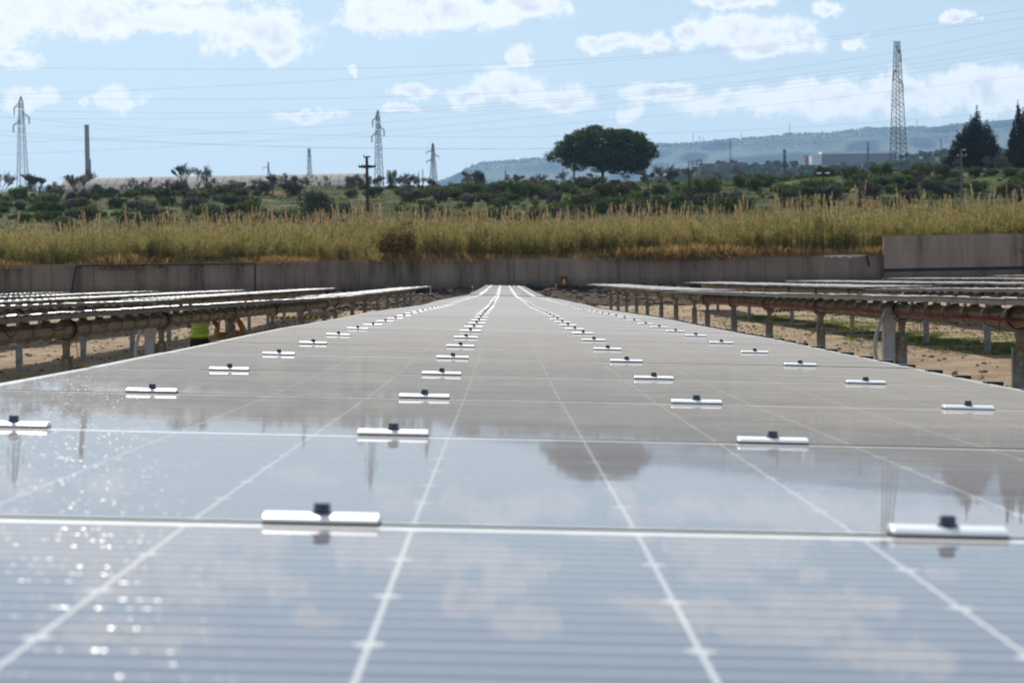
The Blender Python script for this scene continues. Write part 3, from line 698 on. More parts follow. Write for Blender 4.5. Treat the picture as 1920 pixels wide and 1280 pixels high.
for dx in (0.10, 0.15, 0.2):
    cable(r1a, loop((xr+dx, 30.8, 1.22), (xr+dx+0.05, 30.6, 1.22), 0.42-dx), 0.004, M['yellow_cable'], 'yellow_cable')
xl = 0.106-PX
cable(l1a, loop((xl+0.12, 27.3, 1.24), (xl+0.26, 27.3, 1.24), 0.42, 10), 0.006, M['yellow_cable'], 'yellow_cable')
cable(l1a, loop((xl+0.14, 35.2, 1.31), (xl+0.14, 43.0, 1.46), 0.26), 0.007, M['red_cable'], 'red_cable')
rr = random.Random(5)
for i in range(0, 34, 2):
    y = 15+i*PITCH_M*1.0+0.1
    zt = row_z(y)-0.03 - 0.04
    cable(l1a, loop((xl+MW/2-0.02, y, zt), (xl+0.85, y+0.5+rr.uniform(-.2, .2), zt-0.03), 0.03+rr.random()*0.05, 8), 0.005, M['black'], 'black_cable')
# thin ties round the right-hand tube
for i in range(40):
    y = 16+i*1.154
    pts = [(xr+0.126*math.cos(a)*1.02, y+0.05*math.sin(2*a), row_z(y)-AXIS_DROP+0.126*math.sin(a)*1.02) for a in np.linspace(0, 2*math.pi, 13)]
    cable(r1a, pts, 0.004, M['black'], 'cable_tie')

# ------------------------------------------------------------------ retaining wall
wall = thing('retaining_wall', 'long low stained concrete retaining wall under the reeds', 'wall', (0, WALL_Y, 0))
r = random.Random(9)
x = -70.0
XR = at(1655, 480, WALL_Y).x
while x < XR-0.01:
    w = min(2.95, XR-x); xm = x+w/2
    top = float(np.interp(xm, [-60, -36, 0, 20, 27], [3.86, 3.84, 3.67, 3.55, 3.50])) + r.uniform(-0.015, 0.015)
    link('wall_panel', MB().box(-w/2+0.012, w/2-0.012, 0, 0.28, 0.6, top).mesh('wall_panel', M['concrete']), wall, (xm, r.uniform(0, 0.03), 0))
    x += w
wall2 = thing('retaining_wall', 'taller concrete wall section at the right with a dark ledge below', 'wall', (XR, WALL_Y-0.5, 0))
x = XR
while x < 75:
    w = 2.95
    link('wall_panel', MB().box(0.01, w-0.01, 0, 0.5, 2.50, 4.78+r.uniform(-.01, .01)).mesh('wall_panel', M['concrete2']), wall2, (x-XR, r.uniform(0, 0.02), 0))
    x += w
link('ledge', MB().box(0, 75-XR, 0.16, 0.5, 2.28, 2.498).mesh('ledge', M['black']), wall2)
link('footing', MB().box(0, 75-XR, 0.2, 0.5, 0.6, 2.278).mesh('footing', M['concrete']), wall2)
# lime wash spill along the wall top
b = MB(); rr = random.Random(2)
x0 = at(1545, 483, WALL_Y).x; x1 = at(1624, 483, WALL_Y).x; n = 40
zt = 3.50
top = [(x0+(x1-x0)*i/n, zt+0.005) for i in range(n+1)]
bot = [(x0+(x1-x0)*i/n, zt-0.03-0.16*math.sin(math.pi*i/n)*rr.random()-0.03) for i in range(n, -1, -1)]
for i in range(n):
    q = [top[i], top[i+1], bot[n-i-1], bot[n-i]]
    b.prism(q[::-1], WALL_Y-0.012, WALL_Y-0.003)
link('lime_stain', b.mesh('lime_stain', M['white']), wall, (0, -WALL_Y, 0))
pc = at(1628, 480, WALL_Y-0.05)
thing('drain_pipe', 'short black pipe leaning on the wall near the white spill', 'pipe', (0,0,0), me=MB().tube([at(1625, 478, WALL_Y-0.1), at(1630, 499, WALL_Y-0.1)], 0.07, 8).mesh('drain_pipe', M['black']))
# black pipe frame before the wall
fr = thing('pipe_frame', 'black pipe frame standing before the left part of the wall', 'frame', at(143, 498, 148.5))
def rel(o, pts): return [Vector(q)-o.location for q in pts]
link('top_rail', MB().tube(rel(fr, [at(143, 498, 148.5), at(478, 494, 148.5)]), 0.07, 8).mesh('top_rail', M['black']), fr)
link('leg', MB().tube(rel(fr, [at(143, 498, 148.5), at(134, 547, 148.5)]), 0.07, 8).mesh('leg', M['black']), fr)
link('leg', MB().tube(rel(fr, [at(478, 494, 148.5), at(478, 547, 148.5)]), 0.07, 8).mesh('leg', M['black']), fr)
for px in (150, 224, 301, 379, 455):
    q = at(px, 500.5-(px-143)*0.012, 148.5)-fr.location
    link('bracket', MB().box(q.x-0.13, q.x+0.13, q.y-0.07, q.y+0.07, q.z-0.12, q.z).mesh('bracket', M['black']), fr)
# red box on the wall
c = at(1057, 527, WALL_Y-0.03)
bx = thing('hose_cabinet', 'rusty red cabinet with a yellow mark on the dark wall behind the table end', 'cabinet', c)
link('box', MB().box(-0.25, 0.25, -0.22, 0, -0.36, 0.36).mesh('box', M['rust']), bx)
link('door', MB().box(-0.22, 0.22, -0.245, -0.222, -0.33, 0.33).mesh('door', M['rust']), bx)
link('sign', MB().prism([(-0.11,-0.2),(0.09,-0.2),(0.1,0.02),(0.0,0.17),(-0.1,0.02)], -0.256, -0.247).mesh('sign', M['yellow']), bx)
link('dial', MB().tube([(0.02,-0.262,0.06),(0.02,-0.257,0.06)], 0.05, 10).mesh('dial', M['white']), bx)

# ------------------------------------------------------------------ scatter helper (stuff only)
def scatter(name, pts, rots, scales, variants, mats=None, props=None, idx=None):
    src = bpy.data.collections.new(name+'_source')
    for i, me in enumerate(variants):
        o = bpy.data.objects.new(f'{name}_piece', me); src.objects.link(o)
    me = bpy.data.meshes.new(name); me.vertices.add(len(pts)); me.vertices.foreach_set('co', np.asarray(pts, np.float32).ravel())
    a = me.attributes.new('rz', 'FLOAT', 'POINT'); a.data.foreach_set('value', np.asarray(rots, np.float32))
    a = me.attributes.new('sc', 'FLOAT', 'POINT'); a.data.foreach_set('value', np.asarray(scales, np.float32))
    a = me.attributes.new('ix', 'INT', 'POINT'); a.data.foreach_set('value', np.asarray(idx if idx is not None else rng.integers(0, len(variants), len(pts)), np.int32))
    me.update(); o = link(name, me); o['kind'] = 'stuff'
    g = bpy.data.node_groups.new(name, 'GeometryNodeTree')
    g.interface.new_socket('Geometry', in_out='INPUT', socket_type='NodeSocketGeometry')
    g.interface.new_socket('Geometry', in_out='OUTPUT', socket_type='NodeSocketGeometry')
    gi = g.nodes.new('NodeGroupInput'); go = g.nodes.new('NodeGroupOutput')
    ci = g.nodes.new('GeometryNodeCollectionInfo'); ci.inputs['Collection'].default_value = src
    ci.inputs['Separate Children'].default_value = True; ci.inputs['Reset Children'].default_value = True
    ip = g.nodes.new('GeometryNodeInstanceOnPoints'); ip.inputs['Pick Instance'].default_value = True
    def attr(nm, dt):
        n = g.nodes.new('GeometryNodeInputNamedAttribute'); n.data_type = dt; n.inputs[0].default_value = nm; return n.outputs[0]
    cx = g.nodes.new('ShaderNodeCombineXYZ'); g.links.new(attr('rz', 'FLOAT'), cx.inputs[2])
    L = g.links.new
    L(gi.outputs[0], ip.inputs['Points']); L(ci.outputs[0], ip.inputs['Instance'])
    L(attr('ix', 'INT'), ip.inputs['Instance Index']); L(cx.outputs[0], ip.inputs['Rotation']); L(attr('sc', 'FLOAT'), ip.inputs['Scale'])
    L(ip.outputs[0], go.inputs[0])
    md = o.modifiers.new('scatter', 'NODES'); md.node_group = g
    return o

def blades(V, Q, MI, base, n, lmin, lmax, w, spread, mi, rnd, droop=0.5, up_bias=1.0):
    for _ in range(n):
        a = rnd.uniform(0, 2*math.pi); l = rnd.uniform(lmin, lmax); el_ = rnd.uniform(0.3, 1.2)*up_bias
        d = Vector((math.cos(a)*spread, math.sin(a)*spread, el_)).normalized()
        sd_ = Vector((-math.sin(a), math.cos(a), rnd.uniform(-.3, .3))).normalized()*w*rnd.uniform(0.6, 1.2)
        p0 = Vector(base); p1 = p0+d*l*0.55; p2 = p1+(d+Vector((0, 0, -droop)))*l*0.45
        k = len(V); V += [p0-sd_*0.5, p0+sd_*0.5, p1+sd_*0.5, p1-sd_*0.5, p2+sd_*0.06, p2-sd_*0.06]
        Q += [(k, k+1, k+2, k+3), (k+3, k+2, k+4, k+5)]; MI += [mi, mi]
def reed_clump(seed, plume=True, dry=0.3):
    rnd = random.Random(seed); V = []; Q = []; MI = []
    for _ in range(7):
        bx_, by_ = rnd.uniform(-.45, .45), rnd.uniform(-.45, .45); h = rnd.uniform(1.7, 2.9)
        lean = Vector((rnd.uniform(-.08, .08), rnd.uniform(-.08, .08), 1))
        k = len(V); p0 = Vector((bx_, by_, -0.1)); p1 = p0+lean*h; w = Vector((0.018, 0, 0))
        V += [p0-w, p0+w, p1+w*0.6, p1-w*0.6]; Q.append((k, k+1, k+2, k+3)); MI.append(1)
        for q in range(11):
            f = rnd.uniform(0.12, 1.0)
            blades(V, Q, MI, p0+lean*h*f, 1, 0.35, 0.75, 0.05, 1.0, 1 if rnd.random() < dry+0.35*(1-f) else 0, rnd, 0.7)
        if plume and rnd.random() < 0.24:
            pp = p1 + Vector((0, 0, 0)); L_ = rnd.uniform(0.45, 0.8); ln = Vector((rnd.uniform(-.25, .25), rnd.uniform(-.1, .1), 1)).normalized()
            k = len(V); e = p1+ln*rnd.uniform(.2, .7); V += [p1-w*0.6, p1+w*0.6, e+w*0.6, e-w*0.6]; Q.append((k, k+1, k+2, k+3)); MI.append(2)
            for _ in range(16):
                f = rnd.random(); s0 = e+ln*L_*f; a = rnd.uniform(0, 6.28)
                t = Vector((math.cos(a)*0.06, math.sin(a)*0.06, 0.22))*(1.1-0.5*f); sd_ = Vector((0.025, 0.01, 0))
                k = len(V); V += [s0-sd_, s0+sd_, s0+t+sd_*0.4, s0+t-sd_*0.4]; Q.append((k, k+1, k+2, k+3)); MI.append(2)
    return fast_mesh('reed', V, Q, [M['reedleaf'], M['reeddry'], M['plume']], MI)
def tuft(seed, mat, n=26, lmin=0.35, lmax=0.9, w=0.02, spread=0.7, rad=0.3, droop=0.5):
    rnd = random.Random(seed); V = []; Q = []; MI = []
    for _ in range(n):
        blades(V, Q, MI, (rnd.gauss(0, rad), rnd.gauss(0, rad), -0.03), 1, lmin, lmax, w, spread, 0, rnd, droop, 1.4)
    return fast_mesh('tuft', V, Q, mat, MI)
reeds = [reed_clump(100+i, True, 0.22) for i in range(4)] + [reed_clump(120+i, False, 0.10) for i in range(5)]
n = 9500
xs = rng.uniform(-62, 66, n); ys = 151.3 + rng.random(n)**1.5*42
keep = ((vnoise(xs, ys, 7, 51) > -0.38) | (ys > 157))
xs, ys = xs[keep], ys[keep]; zz = back_z(xs, ys)
sc = (0.93 + vnoise(xs, ys, 11, 52)*0.34 + vnoise(xs, ys, 3.5, 54)*0.22 + rng.normal(0, 0.09, len(xs)))*np.interp(ys, [152, 156, 194], [0.8, 1.0, 1.02])*np.interp(xs, [-60, 0, 30, 60], [0.97, 1.0, 1.06, 1.18])
scatter('reed_bed', np.stack([xs, ys, zz], 1), rng.uniform(0, 6.28, len(xs)), sc, reeds)
drygrass = [tuft(200+i, M['reeddry'], 46, 0.4, 1.1, 0.03, 0.75, 0.35) for i in range(4)]
n = 6500
xs = rng.uniform(-62, 66, n); ys = 150.6 + rng.random(n)**1.6*7; zz = back_z(xs, ys)-0.05
sc = 0.95 + vnoise(xs, ys, 5, 53)*1.5 + rng.random(n)*0.4
scatter('dry_grass', np.stack([xs, ys, zz], 1), rng.uniform(0, 6.28, n), np.clip(sc, 0.3, 2), drygrass)
# meadow grass on the slope
mg = [tuft(220+i, M['scrubgrass'], 30, 0.2, 0.55, 0.07, 1.2, 0.6) for i in range(4)]
n = 15000
xs = rng.uniform(-125, 150, n); ys = 225+rng.random(n)*210; zz = back_z(xs, ys)
scatter('meadow_grass', np.stack([xs, ys, zz], 1), rng.uniform(0, 6.28, n), rng.uniform(0.6, 1.6, n), mg)

# grass, weeds and clods between the tables
gt = [tuft(240+i, M['grass'], 26, 0.05, 0.16, 0.012, 0.9, 0.12) for i in range(4)]
P = []; S = []
for _ in range(5200):
    x = random.gauss(12.7, 1.0) if random.random() < 0.72 else random.uniform(6.5, 24)
    y = random.uniform(33, 105)
    dn = float(vnoise(np.array([x]), np.array([y]), 3.0, 61)[0])
    if dn < -0.08: continue
    P.append((x, y, gz(x, y))); S.append(random.uniform(0.5, 1.5))
for _ in range(500):
    x = random.uniform(-15, -6); y = random.uniform(30, 120)
    P.append((x, y, gz(x, y))); S.append(random.uniform(0.4, 1.0))
for _ in range(700):
    x = random.uniform(-30, 34); y = random.uniform(118, 136)
    if float(vnoise(np.array([x]), np.array([y]), 4.0, 62)[0]) < 0.05: continue
    P.append((x, y, gz(x, y))); S.append(random.uniform(1.0, 2.6))
scatter('ground_weeds', P, np.random.default_rng(1).uniform(0, 6.28, len(P)), S, gt)
def clod(seed):
    rnd = random.Random(seed); b = MB()
    ico = [(0,0,1),(0.89,0,0.45),(0.28,0.85,0.45),(-0.72,0.53,0.45),(-0.72,-0.53,0.45),(0.28,-0.85,0.45),(0.72,0.53,-0.45),(-0.28,0.85,-0.45),(-0.89,0,-0.45),(-0.28,-0.85,-0.45),(0.72,-0.53,-0.45),(0,0,-1)]
    fs = [(0,1,2),(0,2,3),(0,3,4),(0,4,5),(0,5,1),(1,6,2),(2,7,3),(3,8,4),(4,9,5),(5,10,1),(6,7,2),(7,8,3),(8,9,4),(9,10,5),(10,6,1),(11,7,6),(11,8,7),(11,9,8),(11,10,9),(11,6,10)]
    b.add([tuple(c*rnd.uniform(0.7, 1.25) for c in (x, y, z*0.7)) for x, y, z in ico], fs); return b.mesh('clod', M['stone'])
clods = [clod(i) for i in range(4)]
n = 7000
xs = np.concatenate([rng.uniform(-20, 26, 16000), rng.uniform(-40, 44, 5500)]); ys = np.concatenate([rng.uniform(20, 120, 16000), rng.uniform(131, 149, 5500)])
scl = np.concatenate([rng.random(16000)**5*0.07+0.010, rng.random(5500)**3*0.28+0.04])
scatter('soil_clods', np.stack([xs, ys, front_z(xs, ys)+scl*0.2], 1), rng.uniform(0, 6.28, len(xs)), scl, clods)

# yellow flowers
def flower_mesh():
    b = MB()
    b.tube([(0,0,0),(0.02,0.01,0.22),(0.0,0.02,0.36)], 0.006, 4, 0)
    for k in range(6):
        a = k*1.05; r_ = 0.05+0.03*(k % 2)
        c = Vector((r_*math.cos(a), r_*math.sin(a), 0.34+0.03*(k % 3)))
        for j in range(4):
            t = j*math.pi/2; b.add([c, c+Vector((math.cos(t)*0.03, math.sin(t)*0.03, 0.012)), c+Vector((math.cos(t+0.9)*0.03, math.sin(t+0.9)*0.03, 0.012))], [(0,1,2)], 1)
    for k in range(8):
        a = k*0.8; b.add([(0,0,0),(math.cos(a)*0.1,math.sin(a)*0.1,0.06),(math.cos(a+0.3)*0.09,math.sin(a+0.3)*0.09,0.07)], [(0,1,2)], 0)
    return b.mesh('flower', [M['grass'], M['flower']])
FL = flower_mesh()
def on_ground(px, py, lo=15, hi=149.5, fn=None):
    """walk along the view ray until it meets the terrain"""
    prev = lo; y = lo
    while y < hi:
        q = at(px, py, y)
        if q.z < gz(q.x, y): return Vector((q.x, y, gz(q.x, y)))
        y += 0.25
    q = at(px, py, hi); return Vector((q.x, hi, gz(q.x, hi)))
P = []; S = []
for (px, py, s) in [(1587,627,1.2),(1598,628,1.4),(1594,622,1.0),(1753,620,1.2),(1748,616,1),(1762,600,1.0),(1873,615,1.3),(1884,617,1),(1628,622,1),(1640,622,.8),(1827,650,1.0),(1560,588,1),(1562,601,.9),(1268,592,.8),(1895,617,.8)]:
    q = on_ground(px, py+12); P.append(q); S.append(s)
    P.append(q+Vector((0.15, 0.1, 0))); S.append(s*0.8)
scatter('yellow_flowers', P, np.random.default_rng(3).uniform(0, 6, len(P)), S, [FL])

# caution tape low between the second-row posts
def tape(px0, py0, px1, py1, D0, D1, label):
    a, b_ = at(px0, py0, D0), at(px1, py1, D1); n = int((b_-a).length/0.22); b = MB()
    d = (b_-a)/n; hgt = 0.11; sk = 0.5
    for i in range(n):
        p0, p1 = a+d*i, a+d*(i+1)
        b.add([p0, p1, p1+d*sk+Vector((0,0,hgt)), p0+d*sk+Vector((0,0,hgt)),
               p0+Vector((0,0.012,0)), p1+Vector((0,0.012,0)), p1+d*sk+Vector((0,0.012,hgt)), p0+d*sk+Vector((0,0.012,hgt))],
              [(0,1,2,3),(7,6,5,4),(3,2,6,7),(0,4,5,1)], i % 2)
    thing('caution_tape', label, 'tape', me=b.mesh('caution_tape', [M['black'], M['yellow']]))
tape(514, 598, 620, 597, 88, 92, 'black and yellow caution tape low behind the left row')
tape(1446, 586, 1516, 582, 74, 78, 'black and yellow caution tape low behind the right row')

# ------------------------------------------------------------------ vegetation on the slope
def leaf_cloud(seed, lobes, n, size, mats, aspect=1.0, core=True):
    """many small leaf clumps spread through lobes (cx,cy,cz,rx,ry,rz)"""
    r_ = np.random.default_rng(seed); L = np.array(lobes, float)
    vol = (L[:, 3]*L[:, 4]*L[:, 5])**(2/3); pick = r_.choice(len(L), n, p=vol/vol.sum())
    d = r_.normal(size=(n, 3)); d /= np.linalg.norm(d, axis=1)[:, None]
    rad = r_.uniform(0.25, 1.0, n)**0.45*(1+r_.normal(0, 0.06, n))
    c = L[pick, :3] + d*rad[:, None]*L[pick, 3:6]
    a = r_.normal(size=(n, 3)); a /= np.linalg.norm(a, axis=1)[:, None]
    b = np.cross(a, d+1e-3); b /= np.linalg.norm(b, axis=1)[:, None]
    s = (size*r_.uniform(0.5, 1.4, n))[:, None]
    V = np.stack([c-a*s-b*s*0.2, c+b*s*0.6*aspect, c+a*s, c-b*s*0.6*aspect], 1).reshape(-1, 3)
    Q = np.arange(n*4).reshape(n, 4)
    return fast_mesh('foliage', V, Q, mats)
def branches(seed, h, spread, depth, mat, r0, twig=0.02, lean=(0, 0), nsplit=3, name='branches', upb=0.45, decay=(0.55, 0.82)):
    rnd = random.Random(seed); b = MB()
    def grow(p, d, L, r_, k):
        q = p+d*L; mid = p+d*L*0.5+Vector((rnd.uniform(-1, 1), rnd.uniform(-1, 1), 0))*L*0.06
        b.tube([p, mid, q], [r_, (r_+r_*0.7)/2, r_*0.7], 4 if k > 1 else 6, cap=False)
        if k >= depth: return
        for _ in range(nsplit + (1 if k > 1 else 0)):
            a = rnd.uniform(0, 6.28); t = rnd.uniform(0.25, 0.9)*spread
            nd = (d + Vector((math.cos(a)*t, math.sin(a)*t, rnd.uniform(-.1, upb)))).normalized()
            grow(p+d*L*rnd.uniform(0.55, 1.0), nd, L*rnd.uniform(*decay), max(twig, r_*0.58), k+1)
    grow(Vector((0, 0, 0)), Vector((lean[0], lean[1], 1)).normalized(), h, r0, 0)
    return b.mesh(name, mat)
def bush_lobes(rnd, w, h, k=7):
    L = [(0, 0, h*0.42, w*0.34, w*0.34, h*0.42)]
    for _ in range(k):
        a = rnd.uniform(0, 6.28); q = rnd.uniform(0.15, 0.33)
        L.append((math.cos(a)*w*q, math.sin(a)*w*q, h*rnd.uniform(0.25, 0.72), w*rnd.uniform(0.13, 0.22), w*rnd.uniform(0.13, 0.22), h*rnd.uniform(0.16, 0.27)))
    return L
BUSHV = {}
def bush_variant(kind, v):
    key = (kind, v)
    if key not in BUSHV:
        rnd = random.Random(hash(kind) % 1000*0+len(kind)*17+v)
        BUSHV[key] = (leaf_cloud(300+v+len(kind), bush_lobes(rnd, 1.0, 1.0, 9), 2600, 0.028, M[kind]),
                      branches(400+v, 0.32, 1.0, 3, M['bark'], 0.03, 0.006))
    return BUSHV[key]
used_labels = set()
def ground_at(px, py, lo=232, hi=440):
    y = lo
    while y < hi:
        q = at(px, py, y)
        if q.z < gz(q.x, y): return y
        y += 1.0
    return hi-15
def shrub(px, base, top, wpx, kind, label, name='shrub', v=None, D=None):
    D = D or ground_at(px, base); q = at(px, base, D); g = gz(q.x, D)
    h = (at(px, top, D).z - g); w = wpx/F*D
    v = int(px) % 3 if v is None else v
    fol, st = bush_variant(kind, v)
    assert label not in used_labels, label; used_labels.add(label)
    root = thing(name, label, 'shrub', (q.x, D, g-0.1), (0, 0, px*0.37), 'shrubs on the slope behind the reeds')
    link('foliage', fol, root, scale=(w, w, h)); link('stems', st, root, scale=(w, w, h))
    return root
SH = [
 (595,415,345,92,'olive','large grey-green rounded shrub left of the dark concrete pole'),
 (1132,378,334,62,'khaki','khaki rounded shrub under the right half of the umbrella pine'),
 (1192,380,350,36,'brightgreen','small fresh-green shrub just right of the khaki one'),
 (1235,383,362,30,'olive','low grey shrub right of the fresh-green shrub'),
 (1270,384,352,44,'olive','grey-green shrub left of the thin brown pole'),
 (1320,370,325,70,'bushgreen','dark green shrub with a leaning top behind the thin brown pole'),
 (965,374,330,34,'bushgreen','dark upright shrub left of its twin, left of the umbrella pine'),
 (998,374,334,32,'bushgreen','dark upright shrub right of its twin, left of the umbrella pine'),
 (1031,376,346,38,'olive','low olive shrub below the left tip of the umbrella pine'),
 (1068,362,340,40,'bushgreen','shrub under the trunk foot of the umbrella pine'),
 (1390,352,322,42,'bushgreen','mid green shrub on the skyline right of the dark leaning one'),
 (1430,350,338,40,'bushgreen','small green shrub on the skyline beside the dry meadow'),
 (1652,334,298,62,'bushgreen','rounded olive shrub left of the tall right pylon foot'),
 (1590,340,306,40,'bushgreen','small upright shrub left of the rounded one by the right pylon'),
 (1535,352,326,80,'brightgreen','low spreading green shrub behind the floodlight mast'),
 (1560,372,340,70,'bramble','grey twiggy shrub right of the floodlight mast'),
 (1515,372,344,55,'olive','grey-green shrub left of the floodlight mast'),
 (1640,372,336,60,'bramble','brown-grey tangled shrub below the right pylon'),
 (1670,350,324,70,'bushgreen','dark clipped-looking shrub under the right pylon'),
 (1712,342,314,52,'khaki','yellow-green shrub right of the right pylon foot'),
 (1768,340,302,56,'khaki','khaki shrub at the left foot of the tall cypress group'),
 (1745,368,330,50,'bramble','brown thicket left of the grey utility pole'),
 (1785,366,334,46,'olive','olive shrub under the cypress group, left of the grey pole'),
 (1838,360,330,60,'brightgreen','bright green shrub right of the grey utility pole'),
 (1880,322,286,34,'olive','pale olive tree-like shrub between the cypresses'),
 (1700,378,350,60,'bramble','grey thicket under the yellow-green shrub'),
 (30,372,346,60,'brightgreen','bright green shrub at the left edge'),
 (105,362,344,50,'bushgreen','green shrub at the foot of the left bare trees'),
 (78,384,360,90,'bushgreen','dark shrub band below the left bare trees'),
 (150,386,366,70,'bramble','dark brown thicket left of the chimney foot'),
 (260,356,342,26,'bushgreen','small dark round shrub before the long vaulted roof'),
 (330,352,336,40,'bushgreen','dark shrub before the vaulted roof at the bare tree foot'),
 (392,352,341,22,'bushgreen','tiny round shrub right of the twin bare tree'),
 (420,362,340,40,'olive','olive shrub before the middle of the vaulted roof'),
 (365,398,360,70,'bramble','grey-brown thicket below the twin bare tree'),
 (260,396,368,60,'bramble','dark thicket in the left meadow'),
 (470,392,362,60,'bramble','grey thicket left of the large grey-green shrub'),
 (500,366,334,40,'bramble','twiggy shrub in front of the vaulted roof'),
 (540,360,336,34,'bramble','brown shrub above the large grey-green shrub'),
 (660,350,326,30,'bushgreen','dark round pine-like shrub left of the dark pole'),
 (678,352,330,22,'bushgreen','smaller round shrub touching the dark pole'),
 (660,372,350,40,'bramble','brown shrub just left of the dark pole'),
 (735,352,314,26,'bushgreen','upright dark tree-like shrub right of the dark pole'),
 (770,378,352,60,'olive','grey-green shrub between dark pole and small pylon'),
 (870,362,338,60,'olive','pale prickly-pear-like shrub left of the round dark tree'),
 (900,348,310,36,'khaki','round dark bush-tree on the skyline left of centre'),
 (880,380,358,60,'bramble','brown bramble below the round dark bush-tree'),
 (700,372,344,50,'bushgreen','green scrub patch behind the dark pole'),
 (930,360,340,30,'olive','small olive bush between the two skyline trees'),
 (1210,372,352,40,'bramble','purple-brown twigs right of the khaki shrub'),
 (1480,362,346,44,'bushgreen','dark green shrub in the dry meadow'),
 (1890,372,336,60,'khaki','tall dry shrub near the right edge'),
]
for (px, base, top, w, kind, lab) in SH: shrub(px, base, top, w, kind, lab)
# bushes standing in the reeds
for (px, base, top, w, kind, lab, D) in [
    (745,492,404,100,'drybush','big brown dry bush standing on the wall edge in the reeds',151.6),
    (205,494,478,110,'brightgreen','low bright green shrub on the wall top above the pipe frame',151.6),
    (400,492,474,50,'bushgreen','small green shrub on the wall top near the frame end',151.6),
    (1130,486,450,60,'drybush','leaning brown dry bush on the wall edge right of centre',151.5),
    (1230,488,462,44,'drybush','smaller brown dry bush on the wall edge',151.5)]:
    q = at(px, base, D); g = gz(q.x, D); h = at(px, top, D).z-g; w = w/F*D
    fol, st = bush_variant(kind, int(px) % 3)
    root = thing('shrub', lab, 'shrub', (q.x, D, g-0.05), (0, 0, px), 'shrubs on the wall edge')
    link('foliage', fol, root, scale=(w, w*0.7, h)); link('stems', st, root, scale=(w, w*.7, h))
# a mass of low scrub filling the slope
sv = [leaf_cloud(500+i, bush_lobes(random.Random(i), 1.0, 0.62, 6), 700, 0.05, M[k]) for i, k in enumerate(['bushgreen', 'olive', 'bramble', 'khaki', 'bushgreen', 'bushgreen'])]
n = 3600
xs = rng.uniform(-125, 150, n); ys = 232+rng.random(n)**0.75*190
kp = vnoise(xs, ys, 22, 71)+vnoise(xs, ys, 8, 72)*0.6 > -0.07
xs, ys = xs[kp], ys[kp]
scatter('low_scrub', np.stack([xs, ys, back_z(xs, ys)-0.15], 1), rng.uniform(0, 6.28, len(xs)), np.where(ys > 372, 0.55, 1.0)*(0.8+rng.random(len(xs))**2.4*3.2)*(0.75+0.5*(vnoise(xs, ys, 30, 73)+0.5)), sv)
# tree clumps far off on the wooded rise
xs = []; ys = []; zs_ = []
n = 3200
px = rng.uniform(1200, 2000, n); ff = rng.random(n)
dg = bpy.context.evaluated_depsgraph_get(); rise = bpy.data.objects['wooded_rise']
from mathutils.bvhtree import BVHTree
bv = BVHTree.FromPolygons([v.co[:] for v in rise.data.vertices], [tuple(p.vertices) for p in rise.data.polygons])
P = []
for a, f in zip(px, ff):
    y = 1700-560*(1-f); x_ = at(a, 300, y).x
    if 1495 < a < 1690 and f > 0.93: continue
    hit = bv.ray_cast(Vector((x_, y, 500)), Vector((0, 0, -1)))
    if hit[0] is not None: P.append(hit[0])
sv2 = [leaf_cloud(520+i, bush_lobes(random.Random(i+50), 1.0, 0.8, 6), 260, 0.09, M[k]) for i, k in enumerate(['bushgreen', 'olive', 'pine'])]
scatter('far_woods', P, rng.uniform(0, 6.28, len(P)), rng.uniform(3.0, 8.0, len(P)), sv2)
px = rng.uniform(820, 2000, 2600); P = []
mo = bpy.data.objects['mountain']; bv = BVHTree.FromPolygons([v.co[:] for v in mo.data.vertices], [tuple(p.vertices) for p in mo.data.polygons])
for a, f in zip(px, rng.random(2600)):
    y = 8000-260*f*f; x_ = at(a, 300, y).x; hit = bv.ray_cast(Vector((x_, y, 900)), Vector((0, 0, -1)))
    if hit[0] is not None: P.append(hit[0])
scatter('mountain_woods', P, rng.uniform(0, 6.28, len(P)), rng.uniform(4, 9, len(P)), sv2)

